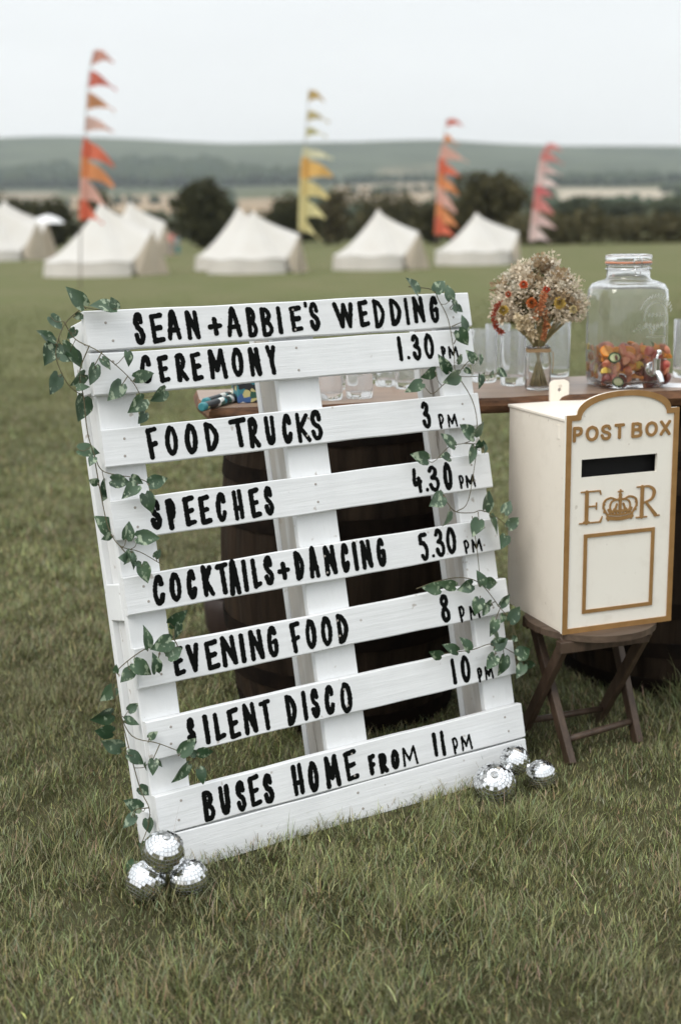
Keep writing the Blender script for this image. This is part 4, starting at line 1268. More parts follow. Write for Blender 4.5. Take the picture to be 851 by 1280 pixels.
def garland(label, leaves, stems, seed):
    rs = np.random.RandomState(seed)
    o = thing('ivy_garland', label, 'garland', matrix=PM)
    sms = []
    for s_ in stems:
        sms.append(MB())
        sms[-1].tube(smooth_line(s_, 5), 0.0013, 6, r2=0.0009)
    lm = MB()
    cols = []
    out = [(0, 0), (.02, .16), (.10, .36), (.24, .47), (.42, .45), (.60, .34), (.78, .20), (.90, .09), (1, 0)]
    extra = []
    for s_ in stems:                           # small young leaves along the trails
        for p, q_ in zip(s_[:-1], s_[1:]):
            if rs.rand() < .42:
                c_ = np.array(p) + (np.array(q_) - np.array(p)) * rs.rand()
                if .09 < c_[0] < .93: continue
                an = rs.rand() * 6.283
                ln = rs.uniform(.022, .036)
                extra.append((c_[0] + .006 * math.cos(an), c_[1] - .004, c_[2] + .006 * math.sin(an), c_[0] + ln * math.cos(an), c_[1] - .012, c_[2] + ln * math.sin(an) - .008))
    for bx, bd, bz, tx, td, tz_ in list(leaves) + extra:
        B_, T_ = np.array([bx, bd, bz]), np.array([tx, td, tz_])
        ax = T_ - B_
        L = np.linalg.norm(ax)
        ax /= L
        slim = .80 if L > .056 else 1.0
        L = min(max(L, .022), .054)
        nr = np.array([rs.uniform(-.55, .55), -1.0, rs.uniform(-.45, .5)])
        nr -= ax * (nr @ ax)
        nr /= np.linalg.norm(nr)
        sd = np.cross(ax, nr)
        L *= rs.uniform(0.86, 1.02)
        wf = rs.uniform(.74, .92) * slim
        droop = rs.uniform(.05, .38)
        fold = rs.uniform(.08, .40)
        n0 = len(lm.v)
        tw = rs.uniform(-.35, .35)
        for k, (f, h_) in enumerate(out):
            fb = f - 0.10 * (1 if k == 1 else 0)
            mid = B_ + ax * L * f - nr * L * droop * (f ** 2 - .3 * f)
            for e_, sg in ((0, 0), (.5, -1), (1, -1), (.5, 1), (1, 1)):
                hw = h_ * wf * e_
                lift = fold * hw - .10 * (hw ** 2) + tw * hw * sg * f
                back_ = -.16 * e_ * e_ if k in (1, 2) else 0
                lm.v.append(tuple(mid + sd * (hw * sg * L) + nr * (lift * L) + ax * (back_ * L)))
        for k in range(len(out) - 1):
            a0, b0 = n0 + k * 5, n0 + (k + 1) * 5
            lm.f += [(a0, a0 + 1, b0 + 1, b0), (a0 + 1, a0 + 2, b0 + 2, b0 + 1), (a0, b0, b0 + 3, a0 + 3), (a0 + 3, b0 + 3, b0 + 4, a0 + 4)]
        pale = rs.rand()
        g = np.array((0.028, 0.064, 0.028)) * (1 - pale) + np.array((0.078, 0.135, 0.068)) * pale
        if rs.rand() < .22: g = np.array((0.11, 0.17, 0.11))
        cols += [g] * (len(out) * 5)
        # petiole runs back to the nearest stem point
        best = None
        for si, s_ in enumerate(stems):
            for p, q_ in zip(s_[:-1], s_[1:]):
                p, q_ = np.array(p), np.array(q_)
                f = np.clip(((B_ - p) @ (q_ - p)) / ((q_ - p) @ (q_ - p) + 1e-9), 0, 1)
                c_ = p + (q_ - p) * f
                dd = np.linalg.norm(c_ - B_)
                if best is None or dd < best[0]: best = (dd, c_, si)
        if .004 < best[0] < .10:
            sms[best[2]].tube(smooth_line([best[1], (best[1] + B_) / 2 + np.array([rs.uniform(-.006, .006), -.004, -.006]), B_], 4), 0.0008, 5)
    for sm in sms: sm.build('stem', MAT_STEM, o, smooth=True)
    lo = lm.build('foliage', MAT_IVY, o, smooth=True)
    set_cols(lo, np.array(cols))
    return o


garland('variegated ivy garland trailing down the left side of the pallet sign', LEFT_LEAVES, LEFT_STEMS, 4)
garland('variegated ivy garland trailing down the right end of the pallet sign, over the times', RIGHT_LEAVES, RIGHT_STEMS, 7)


# ================================================================== TABLE: a live-edged plank on barrels
TZ = 0.897
pt = lambda x, y, z=TZ: at_z(x, y, z)
OAK = dark_wood('dark oak stave', (0.012, 0.008, 0.0055), (0.038, 0.025, 0.016), (26, 26, 2.2), 0.8, 0.5, 0.12)
IRON = plain('rusty hoop iron', (0.009, 0.007, 0.006), 0.9, 0.0, (0.016, 0.011, 0.008), (20, 20, 20), 0.2, 0.05)


def barrel(label, x, y, rz=0.0, H=0.85):
    o = thing('oak_barrel', label, 'barrel', (x, y, 0), rz, 'oak barrels carrying the plank table')
    rb = lambda z_: 0.300 + 0.045 * (1 - ((z_ - H / 2) / (H / 2)) ** 2)
    st = MB()
    n = 24
    per = 4
    zs = np.linspace(0, H, 15)
    for i, z_ in enumerate(zs):
        for k in range(n * per):
            a = 2 * math.pi * k / (n * per)
            dr = -0.0045 if k % per == 0 else (0.001 if k % per == 2 else 0)
            st.v.append(((rb(z_) + dr) * math.cos(a), (rb(z_) + dr) * math.sin(a), z_))
    N_ = n * per
    for i in range(len(zs) - 1):
        for k in range(N_):
            st.f.append((i * N_ + k, i * N_ + (k + 1) % N_, (i + 1) * N_ + (k + 1) % N_, (i + 1) * N_ + k))
    st.build('staves', OAK, o)
    for zc, hh in ((0.035, .05), (0.15, .045), (0.27, .045), (H - .27, .045), (H - .15, .045), (H - .035, .05)):
        h_ = MB()
        h_.lathe([(rb(zc - hh / 2) + .0015, zc - hh / 2), (rb(zc - hh / 2) + .0045, zc - hh / 2), (rb(zc + hh / 2) + .0045, zc + hh / 2), (rb(zc + hh / 2) + .0015, zc + hh / 2)], 64)
        h_.build('hoop', IRON, o, smooth=False)
    hd_ = MB()
    hd_.lathe([(0.0, H - .03), (rb(H) - .022, H - .03), (rb(H) - .018, H), (rb(H), H)], 48)
    hd_.build('barrel_head', OAK, o)
    return o


barrel('dark oak barrel standing behind the pallet sign', 0.005, 3.56, 0.3)
barrel('dark oak barrel behind the post box and its stool', 0.985, 3.80, 1.1)

# dark tub on the grass behind the first barrel
tb = thing('wooden_tub', 'small dark brown rounded tub half hidden behind the left barrel', 'tub', (-0.335, 4.02, 0))
q = MB()
q.lathe([(0.0, .012), (.05, .006), (.085, .03), (.108, .09), (.112, .15), (.106, .205), (.100, .205), (.098, .15), (.09, .06), (0, .03)], 32)
q.build('bowl', plain('tub brown', (0.020, 0.010, 0.007), 0.6, c2=(0.032, 0.017, 0.011), scale=(30, 30, 6)), tb, smooth=True)
q = MB()
q.lathe([(.112, .196), (.116, .20), (.116, .212), (.104, .212), (.101, .205)], 32)
q.build('rim', plain('tub rim', (0.028, 0.015, 0.010), 0.5), tb, smooth=True)

# the plank
F0, F1 = pt(263, 511), pt(851, 488)
B0, B1 = pt(244, 488), pt(851, 455)
fd = (F1 - F0) / np.linalg.norm(F1 - F0)
F2, B2 = F0 + fd * 2.2, B0 + fd * 2.3
plank = thing('plank_table', 'live edged timber plank laid across two oak barrels as a bar', 'table', (0, 0, 0))
mt_, t, b = newmat('waxed plank')
gx = t.nodes.new('ShaderNodeTexCoord')
mp_ = t.nodes.new('ShaderNodeMapping')
mp_.inputs['Rotation'].default_value = (0, 0, -math.atan2(fd[1], fd[0]))
mp_.inputs['Scale'].default_value = (2.2, 34, 20)
t.links.new(gx.outputs['Object'], mp_.inputs[0])
gr = noise(t, mp_.outputs[0], 1.0, 6, 0.6)
t.links.new(mixc(t, rng(t, gr, .3, .7), (0.20, 0.125, 0.085), (0.33, 0.225, 0.155)), b.inputs['Base Color'])
b.inputs['Roughness'].default_value = 0.36
b.inputs['Specular IOR Level'].default_value = 0.6
bump(t, b, gr, 0.25, 0.0012)
BARK = dark_wood('live edge bark', (0.055, 0.026, 0.013), (0.20, 0.095, 0.045), (14, 14, 60), 0.8, 0.9)
rp = np.random.RandomState(12)
outline = []
for f in np.linspace(0, 1, 60):
    p = F0 + (F2 - F0) * f
    outline.append((p[0], p[1] + 0.006 * math.sin(f * 34) + 0.004 * math.sin(f * 81 + 1)))
for f in np.linspace(0, 1, 40):
    p = B2 + (B0 - B2) * f
    outline.append((p[0], p[1] + 0.007 * math.sin(f * 25 + 2)))
mid = (B0 + F0) / 2
outline.append((mid[0] - .012, mid[1]))
ctr = np.mean(outline, axis=0)
n = len(outline)


def inset(d):
    res = []
    for i in range(n):
        a, b_ = np.array(outline[i - 1]), np.array(outline[(i + 1) % n])
        tv = (b_ - a) / (np.linalg.norm(b_ - a) + 1e-9)
        res.append((outline[i][0] - tv[1] * d, outline[i][1] + tv[0] * d))
    return res


top = MB()
i1 = inset(0.004)
top.v = [(x_, y_, TZ) for x_, y_ in i1]
top.f = [tuple(range(n))]
top.build('plank_top', mt_, plank)
edge = MB()
lay = [(i1, TZ - .0005), (inset(-.001), TZ - .007), (inset(-.006), TZ - .020), (inset(0.002), TZ - .034), (inset(.012), TZ - .042)]
for L_, z_ in lay: edge.v += [(x_ + rp.uniform(-.0015, .0015), y_ + rp.uniform(-.0025, .0025) * (0 if z_ > TZ - .001 else 1), z_) for x_, y_ in L_]
for i in range(len(lay) - 1):
    for k in range(n):
        edge.f.append((i * n + k, i * n + (k + 1) % n, (i + 1) * n + (k + 1) % n, (i + 1) * n + k))
edge.f.append(tuple((len(lay) - 1) * n + k for k in range(n)))
edge.build('live_edge', BARK, plank)

# ---- glasses
GLASS = glass_mat('tumbler glass')
TUMB = glass_mat('pale tumbler glass', (0.99, 0.99, 0.99), 0.02, 0.0, ior=1.22, milk=0.13)


def tumbler(label, x, y, r=0.036, h=0.15, base=0.012, group=None, z=TZ):
    o = tag(bpy.data.objects.new('drinking_glass', None), label, 'glass', group)
    m_ = MB()
    w_ = 0.0016
    prof = [(0.0, 0.0008), (r * .86, 0.0), (r * .93, .004), (r * .95, .02), (r, h - .001), (r - w_ * .5, h), (r - w_, h - .001), (r * .95 - w_ * 1.3, .022 + base * .5), (r * .88 - w_, base + .002), (0.0, base)]
    m_.lathe(prof, 40)
    m_.fix = True
    bpy.data.objects.remove(o)
    ob = m_.build('drinking_glass', TUMB, None, smooth=True)
    ob.location = (x, y, z + 0.0008)
    ob.data.set_sharp_from_angle(angle=R(40))
    return tag(ob, label, 'glass', group)


GL = 'drinking glasses lined up on the plank'
for px_, py_, r_, h_, lab in (
    (605, 478, .038, .150, 'tall glass beside the end of the pallet sign, left of the flower jar'),
    (641, 482, .037, .152, 'tall glass touching the left side of the flower jar'),
    (696, 471, .038, .158, 'tall glass peeping out right behind the flower jar'),
    (622, 470, .037, .152, 'tall glass in the back row between the two left of the flower jar'),
    (664, 474, .037, .152, 'tall glass directly behind the flower jar'),
    (858, 472, .040, .165, 'tall glass right of the drinks dispenser, cut by the picture edge'),
    (413, 500, .034, .092, 'short tumbler seen under the CEREMONY board, next to the middle upright'),
    (449, 498, .038, .096, 'short tumbler seen under the CEREMONY board, second from the middle upright'),
    (432, 486, .036, .095, 'short tumbler behind the two beside the middle upright'),
    (483, 483, .034, .092, 'short tumbler seen under the CEREMONY board, third from the middle upright'),
    (508, 486, .034, .092, 'short tumbler seen under the CEREMONY board, fourth from the middle upright'),
    (534, 478, .034, .092, 'short tumbler half hidden by ivy beside the right upright'),
    (462, 474, .034, .092, 'short tumbler in the back row behind the second and third'),
    (497, 472, .034, .092, 'short tumbler in the back row behind the third and fourth'),
    (545, 488, .034, .092, 'short tumbler nearest the right upright, behind the 1.30 board')):
    p = pt(px_, py_)
    tumbler(lab, p[0], p[1] + .01, r_, h_, .016 if h_ < .12 else .022, GL)

# ---- patterned party things at the left end of the plank
m, t, b = newmat('floral paper')
b.inputs['Roughness'].default_value = 0.45
vv = coords(t, 'Object', (55, 55, 55))
vo = t.nodes.new('ShaderNodeTexVoronoi')
vo.inputs['Scale'].default_value = 1.0
t.links.new(vv, vo.inputs['Vector'])
rp_ = t.nodes.new('ShaderNodeValToRGB')
rp_.color_ramp.interpolation = 'CONSTANT'
els = rp_.color_ramp.elements
els[0].position, els[0].color = 0.0, (0.02, 0.022, 0.025, 1)
els[1].position, els[1].color = 0.34, (0.04, 0.20, 0.24, 1)
for p_, c_ in ((0.52, (0.70, 0.70, 0.66, 1)), (0.70, (0.03, 0.10, 0.07, 1)), (0.84, (0.55, 0.50, 0.22, 1)), (0.92, (0.05, 0.12, 0.30, 1))):
    k_ = els.new(p_)
    k_.color = c_
sx = t.nodes.new('ShaderNodeSeparateXYZ')
t.links.new(vo.outputs['Color'], sx.inputs[0])
t.links.new(sx.outputs[0], rp_.inputs[0])
t.links.new(rp_.outputs[0], b.inputs['Base Color'])
MAT_FLORAL = m
TEAL = plain('teal end cap', (0.04, 0.22, 0.25), 0.4)
for k, (a_, b_, lab) in enumerate((((252, 509), (318, 490), 'nearer party popper tube in floral paper, lying on the plank end'), ((256, 503), (320, 484), 'further party popper tube in floral paper, lying behind another'))):
    P0, P1 = pt(*a_, TZ + .0115), pt(*b_, TZ + .0115)
    o = thing('party_popper', lab, 'party popper', tuple(P0), math.atan2(P1[1] - P0[1], P1[0] - P0[0]), 'floral party poppers')
    L_ = np.linalg.norm(P1 - P0)
    q = MB(); q.tube([(0.012, 0, 0), (L_, 0, 0)], 0.0105, 20); q.build('tube', MAT_FLORAL, o, smooth=False); autosmooth(o.children[0])
    q = MB(); q.tube([(0, 0, 0), (.003, 0, 0), (.016, 0, 0)], [.0085, .0112, .0112], 20); q.build('end_cap', TEAL, o)
p = pt(322, 503)
o = thing('gift_box', 'small gift box with white lid and dark floral sides behind the upright', 'box', (p[0], p[1] + .04, TZ), 0.25)
q = MB(); q.box(-.062, .062, -.045, .045, 0.0005, .072, .002); q.build('box_body', MAT_FLORAL, o)
q = MB(); q.box(-.064, .064, -.047, .047, .0725, .086, .002); q.build('box_lid', plain('white card', (.72, .72, .70), .6), o)

# paper sheet at the right of the dispenser
p = pt(845, 482)
o = MB()
o.box(-.06, .10, -.05, .045, 0.0006, .0016)
oo = o.build('paper_sheet', plain('white paper', (0.78, 0.79, 0.80), .7), None)
oo.location = (p[0], p[1], TZ)
oo.rotation_euler = (0, 0, -.35)
tag(oo, 'white sheet of paper lying at the foot of the drinks dispenser', 'paper')

# ================================================================== FLOWER JAR AND BOUQUET
jp = pt(674, 489)
JX, JY = jp[0], jp[1] + .034
jar = thing('glass_jar', 'small clear jar tied with twine holding the dried bouquet', 'jar', (JX, JY, TZ + .0006))
q = MB()
r_ = .0345
q.lathe([(0, .001), (r_ * .9, 0), (r_, .006), (r_, .085), (r_ * .90, .098), (r_ * .88, .112), (r_ * .92, .116), (r_ * .86, .118), (r_ * .83, .112), (r_ * .84, .098), (r_ - .003, .083), (r_ - .003, .010), (r_ * .8, .006), (0, .006)], 40)
q.fix = True
jo = q.build('jar_glass', GLASS, jar, smooth=True)
q = MB()
tor = [(r_ * .925 * math.cos(a), r_ * .925 * math.sin(a), .104 + k * .0028 + .0007 * math.sin(3 * a)) for k in range(3) for a in np.linspace(0, 6.2, 30)]
q.tube(tor, .0018, 6)
q.tube([(r_ * .95, -.006, .104), (r_ * 1.1, -.012, .10), (r_ * 1.12, -.012, .07), (r_ * 1.06, -.012, .045)], .0012, 6)
q.build('twine', plain('twine', (0.42, 0.28, 0.15), .8), jar, smooth=True)

bq = thing('dried_bouquet', 'bouquet of cream dried flowers with orange and yellow blooms, standing in the jar', 'bouquet', (JX, JY, TZ + .0006))
rf = np.random.RandomState(21)
STEMM = plain('dried stem', (0.20, 0.18, 0.075), .7, c2=(0.36, 0.29, 0.15), scale=(60, 60, 60))
CREAM = attr_mat('dried petals', .8, .15, .25)
stm = MB()
tips = []


def crown_pt(th, ph, rr):
    return np.array([rr * math.cos(th) * math.sin(ph) * .84 - .006, rr * math.sin(th) * math.sin(ph) * .80, .208 + rr * math.cos(ph) * .92])


for i in range(120):
    th, ph = rf.rand() * 6.283, math.acos(1 - rf.rand() * 1.12)
    rr = .126 * (1 + .09 * rf.randn())
    T_ = crown_pt(th, min(ph, 1.58), rr)
    foot = np.array([-T_[0] * .16 + rf.uniform(-.01, .01), -T_[1] * .16 + rf.uniform(-.01, .01), .010])
    neck = np.array([T_[0] * .10, T_[1] * .10, .112])
    if i < 110:
        stm.tube(smooth_line([foot, neck, (neck + T_) / 2 + np.array([T_[0] * .06, T_[1] * .06, .012]), T_], 4), .0019, 5, r2=.0007)
    tips.append(T_)
stm.build('stem', STEMM, bq, smooth=True)
pet, pc = MB(), []


def blob_petals(mb, cl, c0, rad, n, size, c1, c2, up=0.0):
    for _ in range(n):
        d = rf.randn(3)
        d /= np.linalg.norm(d)
        p = c0 + d * rad * rf.rand() ** .4
        a = d + .7 * rf.randn(3)
        a[2] += up
        a /= np.linalg.norm(a)
        b_ = np.cross(a, rf.randn(3))
        b_ /= np.linalg.norm(b_) + 1e-9
        s_ = size * rf.uniform(.6, 1.3)
        mb.add([p, p + a * s_ * .5 + b_ * s_ * .36, p + a * s_, p + a * s_ * .5 - b_ * s_ * .36], [(0, 1, 2, 3)])
        f = rf.rand()
        cl += [np.array(c1) * (1 - f) + np.array(c2) * f] * 4


for T_ in tips:
    out_ = T_ - np.array([0, 0, .20])
    kind = rf.rand()
    if kind < .58: blob_petals(pet, pc, T_, .024, 80, .0095, (.54, .45, .33), (.76, .68, .55))
    elif kind < .82: blob_petals(pet, pc, T_ * np.array([1, 1, 1]), .020, 70, .013, (.26, .18, .10), (.48, .36, .23), .6)
    else: blob_petals(pet, pc, T_ * .97 + np.array([0, 0, .006]), .030, 70, .006, (.60, .53, .44), (.76, .70, .62))
for i in range(90):        # inner filling: buff seed heads and leaf
    th, ph = rf.rand() * 6.283, math.acos(1 - rf.rand() * 1.15)
    T_ = crown_pt(th, min(ph, 1.55), .126 * rf.uniform(.55, .9))
    if rf.rand() < .55: blob_petals(pet, pc, T_, .022, 40, .010, (.22, .17, .085), (.46, .37, .24))
    else: blob_petals(pet, pc, T_, .022, 34, .013, (.055, .065, .025), (.14, .14, .06))
for i in range(26):        # wispy tops
    th, ph = rf.rand() * 6.283, rf.uniform(.1, 1.5)
    T0 = crown_pt(th, ph, .128); T1 = crown_pt(th, ph * 1.04, .145 + .02 * rf.rand())
    for f in np.linspace(0, 1, 6): blob_petals(pet, pc, T0 * (1 - f) + T1 * f, .004, 7, .0085, (.55, .50, .40), (.74, .70, .60), .8)
po_ = pet.build('dried_flowers', CREAM, bq)
set_cols(po_, np.array(pc))


def bloom(px_, py_, rad, c1, c2, layers=5, flat=.55):
    d = ray(px_, py_)
    # on the front of the dome
    C_ = at_y(px_, py_, JY - .112) - np.array([JX, JY, TZ])
    nrm = C_ - np.array([0, 0.03, .20])
    nrm /= np.linalg.norm(nrm)
    nrm = nrm * .7 + np.array([0, -1, .25]) * .5
    nrm /= np.linalg.norm(nrm)
    a = np.cross(nrm, [0, 0, 1.0]); a /= np.linalg.norm(a)
    b_ = np.cross(nrm, a)
    m_, cl = MB(), []
    for l in range(6):                         # rings of pointed bracts, closing over a darker heart
        f_ = l / 5
        k = int(14 - 6 * f_)
        for i in range(k):
            th = 6.283 * (i + .5 * l) / k + rf.uniform(-.2, .2)
            el = f_ * 1.25 + rf.uniform(-.12, .12)
            dr = a * math.cos(th) + b_ * math.sin(th)
            tg = -a * math.sin(th) + b_ * math.cos(th)
            d_ = dr * math.cos(el) + nrm * math.sin(el) * (flat + .45)
            r0, r1 = rad * .35, rad * (1.02 - .30 * f_) * rf.uniform(.85, 1.12)
            w_ = rad * .26
            q0, q1 = C_ + d_ * r0, C_ + d_ * r1 - nrm * rad * .10 * (1 - f_)
            qm = (q0 * .45 + q1 * .55) + nrm * rad * .08
            m_.add([q0, qm + tg * w_, q1, qm - tg * w_], [(0, 1, 2, 3)])
            g_ = rf.rand()
            c_ = (np.array(c1) * (1 - g_) + np.array(c2) * g_) * (1.0 - .45 * f_)
            cl += [c_ * .55, c_, c_ * 1.1, c_]  # petal shading put into the colour: dark roots, lighter tips
    o = m_.build('bloom', CREAM, bq)
    set_cols(o, np.array(cl))


OR1, OR2 = (.44, .09, .025), (.60, .20, .06)
bloom(664, 379, .0150, OR1, OR2, 6)
bloom(654, 356, .0115, (.55, .08, .03), (.66, .16, .06), 5)
bloom(682.5, 362, .010, (.56, .06, .03), (.66, .12, .06), 4)
bloom(699, 379, .0170, (.46, .30, .06), (.60, .42, .12), 6, .35)
bloom(629, 388, .014, (.42, .28, .06), (.58, .40, .10), 5, .4)
bloom(683, 408, .011, (.48, .19, .06), (.60, .30, .12), 5)
bloom(635, 368, .009, (.44, .10, .06), (.56, .20, .10), 4)
bloom(716, 387, .012, (.55, .44, .20), (.66, .55, .30), 4, .35)
for pts_, c1, c2, sz in ((((625, 379), (619, 386), (617, 400), (621, 410), (627, 417)), (.26, .05, .03), (.38, .09, .05), .007), (((680, 367), (677, 378), (674, 388), (671, 397)), (.46, .17, .08), (.58, .27, .13), .009), (((682, 390), (681, 405), (680, 418), (678, 424)), (.35, .13, .06), (.48, .22, .10), .007), (((655, 400), (660, 408), (666, 420)), (.52, .42, .27), (.66, .56, .40), .013), (((645, 395), (650, 405), (652, 412)), (.56, .46, .30), (.70, .60, .42), .010)):
    m_, cl = MB(), []
    P_ = [at_y(x_, y_, JY - .118) - np.array([JX, JY, TZ]) for x_, y_ in pts_]
    m_.tube(smooth_line(P_, 5), .0016, 5)
    cl += [np.array(c1)] * len(m_.v)
    for p in smooth_line(P_, 8): blob_petals(m_, cl, p, sz * .55, 9, sz, c1, c2)
    o = m_.build('plume', CREAM, bq)
    set_cols(o, np.array(cl))

# ================================================================== DRINKS DISPENSER
dp = pt(790, 487)
DX, DY, DR = dp[0], dp[1] + .096, 0.1065
disp = thing('drinks_dispenser', 'large clear glass dispenser with clip lid, embossed emblem and silver tap', 'dispenser', (DX, DY, TZ + .001), 0.16)
DGL = glass_mat('dispenser glass', (0.985, 0.99, 0.99), 0.035, 0.22, (30, 30, 12), milk=0.045)
FROST = glass_mat('moulded relief', (0.97, 0.98, 0.98), 0.30)


def sq(rr, p, n=64):
    out = []
    for k in range(n):
        a = 2 * math.pi * k / n
        c_, s_ = math.cos(a), math.sin(a)
        d = (abs(c_) ** p + abs(s_) ** p) ** (-1 / p)
        out.append((rr * d * c_, rr * d * s_))
    return out


ring_o = [(.090, .0, 3.6), (.1000, .004, 3.8), (.1035, .02, 4), (DR, .10, 4), (DR, .255, 4), (.1045, .285, 3.7), (.096, .301, 3.4), (.080, .309, 3), (.066, .313, 2.4), (.0635, .320, 2), (.0635, .352, 2), (.067, .356, 2), (.067, .361, 2)]
ring_i = [(.062, .361, 2), (.0595, .352, 2), (.0595, .318, 2), (.064, .309, 2.4), (.080, .3045, 3), (.0935, .297, 3.4), (.1005, .284, 3.7), (.1022, .255, 4), (.1022, .10, 4), (.0992, .024, 4), (.094, .016, 3.8), (.05, .013, 3)]
m_ = MB()
allr = ring_o + ring_i
for rr, z_, p_ in allr: m_.v += [(x_, y_, z_) for x_, y_ in sq(rr, p_)]
for i in range(len(allr) - 1):
    for k in range(64):
        m_.f.append((i * 64 + k, i * 64 + (k + 1) % 64, (i + 1) * 64 + (k + 1) % 64, (i + 1) * 64 + k))
m_.f.append(tuple(range(64))[::-1])
m_.f.append(tuple((len(allr) - 1) * 64 + k for k in range(64)))
m_.fix = True
m_.build('glass_body', DGL, disp, smooth=True)
m_ = MB()
m_.lathe([(0, .369), (.050, .369), (.062, .366), (.0665, .3675), (.0685, .372), (.0685, .380), (.066, .385), (.05, .3875), (0, .388)], 48)
m_.fix = True
lid = m_.build('lid', DGL, disp, smooth=True)
m_ = MB()
m_.lathe([(.055, .3615), (.0675, .3615), (.0690, .3635), (.0675, .3655), (.055, .3655)], 48)
m_.build('rubber_seal', plain('orange rubber seal', (.62, .22, .10), .5), lid, smooth=True)
STEEL = plain('polished steel', (.72, .73, .74), .13, 1.0)
m_ = MB()
hoop = [(.0672 * math.cos(a), .0672 * math.sin(a), .345) for a in np.linspace(0, 6.2832, 50)]
m_.tube(hoop, .0014, 6)
for sg in (-1, 1):
    m_.tube([(sg * .011, -.067, .345), (sg * .012, -.072, .352), (sg * .012, -.073, .372), (sg * .010, -.071, .380)], .0014, 6)
    m_.tube([(sg * .009, -.071, .352), (sg * .008, -.074, .338), (sg * .007, -.073, .326)], .0014, 6)
m_.tube([(-.012, -.073, .372), (.012, -.073, .372)], .0014, 6)
m_.tube([(-.007, -.073, .326), (.007, -.073, .326)], .0014, 6)
m_.tube([(-.012, -.072, .352), (.012, -.072, .352)], .0016, 6)
m_.build('wire_clasp', STEEL, disp, smooth=True)
tap = None
m_ = MB()
tx_, tz_ = .040, .058
m_.tube([(tx_, -.103, tz_), (tx_, -.109, tz_), (tx_, -.113, tz_), (tx_, -.115, tz_)], [.023, .023, .020, .010], 28)
m_.tube([(tx_, -.113, tz_), (tx_, -.140, tz_)], .0085, 20)
m_.tube([(tx_, -.137, tz_ - .012), (tx_, -.137, tz_ + .034)], [.0115, .0115], 24)
m_.tube([(tx_, -.137, tz_ - .004), (tx_ + .004, -.152, tz_ - .014), (tx_ + .008, -.160, tz_ - .034)], [.010, .0095, .0085], 20)
tap = m_.build('tap', STEEL, disp)
autosmooth(tap, 40)
m_ = MB()
m_.tube([(tx_, -.137, tz_ + .034), (tx_ + .006, -.134, tz_ + .046)], .004, 12)
m_.lathe([(0, -.008), (.006, -.006), (.008, 0), (.006, .006), (0, .008)], 18, (tx_ + .009, -.132, tz_ + .051))
m_.build('tap_lever', STEEL, tap, smooth=True)
# moulded emblem: an arch with rows of lettering too soft to read, raised on the front wall
st = []
arc = np.array([(.047 + .036 * math.cos(a), .205 + .048 * math.sin(a)) for a in np.linspace(-.35, math.pi + .1, 30)])
st.append((arc, .0034))
arc2 = [(.047 + .050 * math.cos(a), .214 + .056 * math.sin(a)) for a in np.linspace(.25, 2.75, 15)]
for x_, z_ in arc2:
    st.append((np.array([(x_ - .0025, z_ - .004), (x_ + .002, z_ + .004)]), .0026))
for k in range(5):
    x_ = .024 + k * .0105
    st.append((np.array([(x_, .212), (x_ + .003, .219)]), .003))
wv = smooth_line([(.010, .178), (.018, .192), (.022, .180), (.030, .190), (.034, .178), (.042, .186), (.046, .172), (.052, .190), (.058, .180), (.066, .192), (.072, .182), (.080, .188)], 5)
st.append((wv, .0036))
st.append((smooth_line([(.026, .178), (.034, .160), (.040, .166), (.036, .178)], 5), .003))
st.append((np.array([(.020, .152), (.078, .152)]), .003))
for x_, z_ in ((-.012, .176), (-.004, .186), (.000, .172), (-.02, .17)):
    st.append((np.array([(x_, z_), (x_ + .002, z_ + .001)]), .004))
em = stroke_sheet(st, .0011, depth=.0022, y0=-DR - .0016)
em.v = [(x_, y_ + (abs(x_) / .1) ** 6 * .010, z_) for x_, y_, z_ in em.v]
em.build('moulded_emblem', FROST, disp)

FRM = {k: plain(k, *v_) for k, v_ in dict(
    orange_flesh=((.52, .20, .035), .5, 0, (.60, .30, .07), (60, 60, 60)), orange_peel=((.62, .20, .02), .45), strawberry=((.34, .035, .03), .5, 0, (.48, .14, .09), (90, 90, 90)),
    peach=((.52, .25, .14), .5, 0, (.46, .13, .08), (50, 50, 50)), cucumber=((.50, .52, .32), .35, 0, (.42, .46, .24), (70, 70, 70)), cucumber_skin=((.03, .07, .025), .4), lemon=((.66, .47, .09), .35), berry=((.09, .015, .02), .4, 0, (.18, .05, .03), (60, 60, 60)), plum=((.15, .02, .035), .45, 0, (.26, .07, .05), (60, 60, 60)), mint=((.04, .10, .03), .5)).items()}
rk = np.random.RandomState(31)


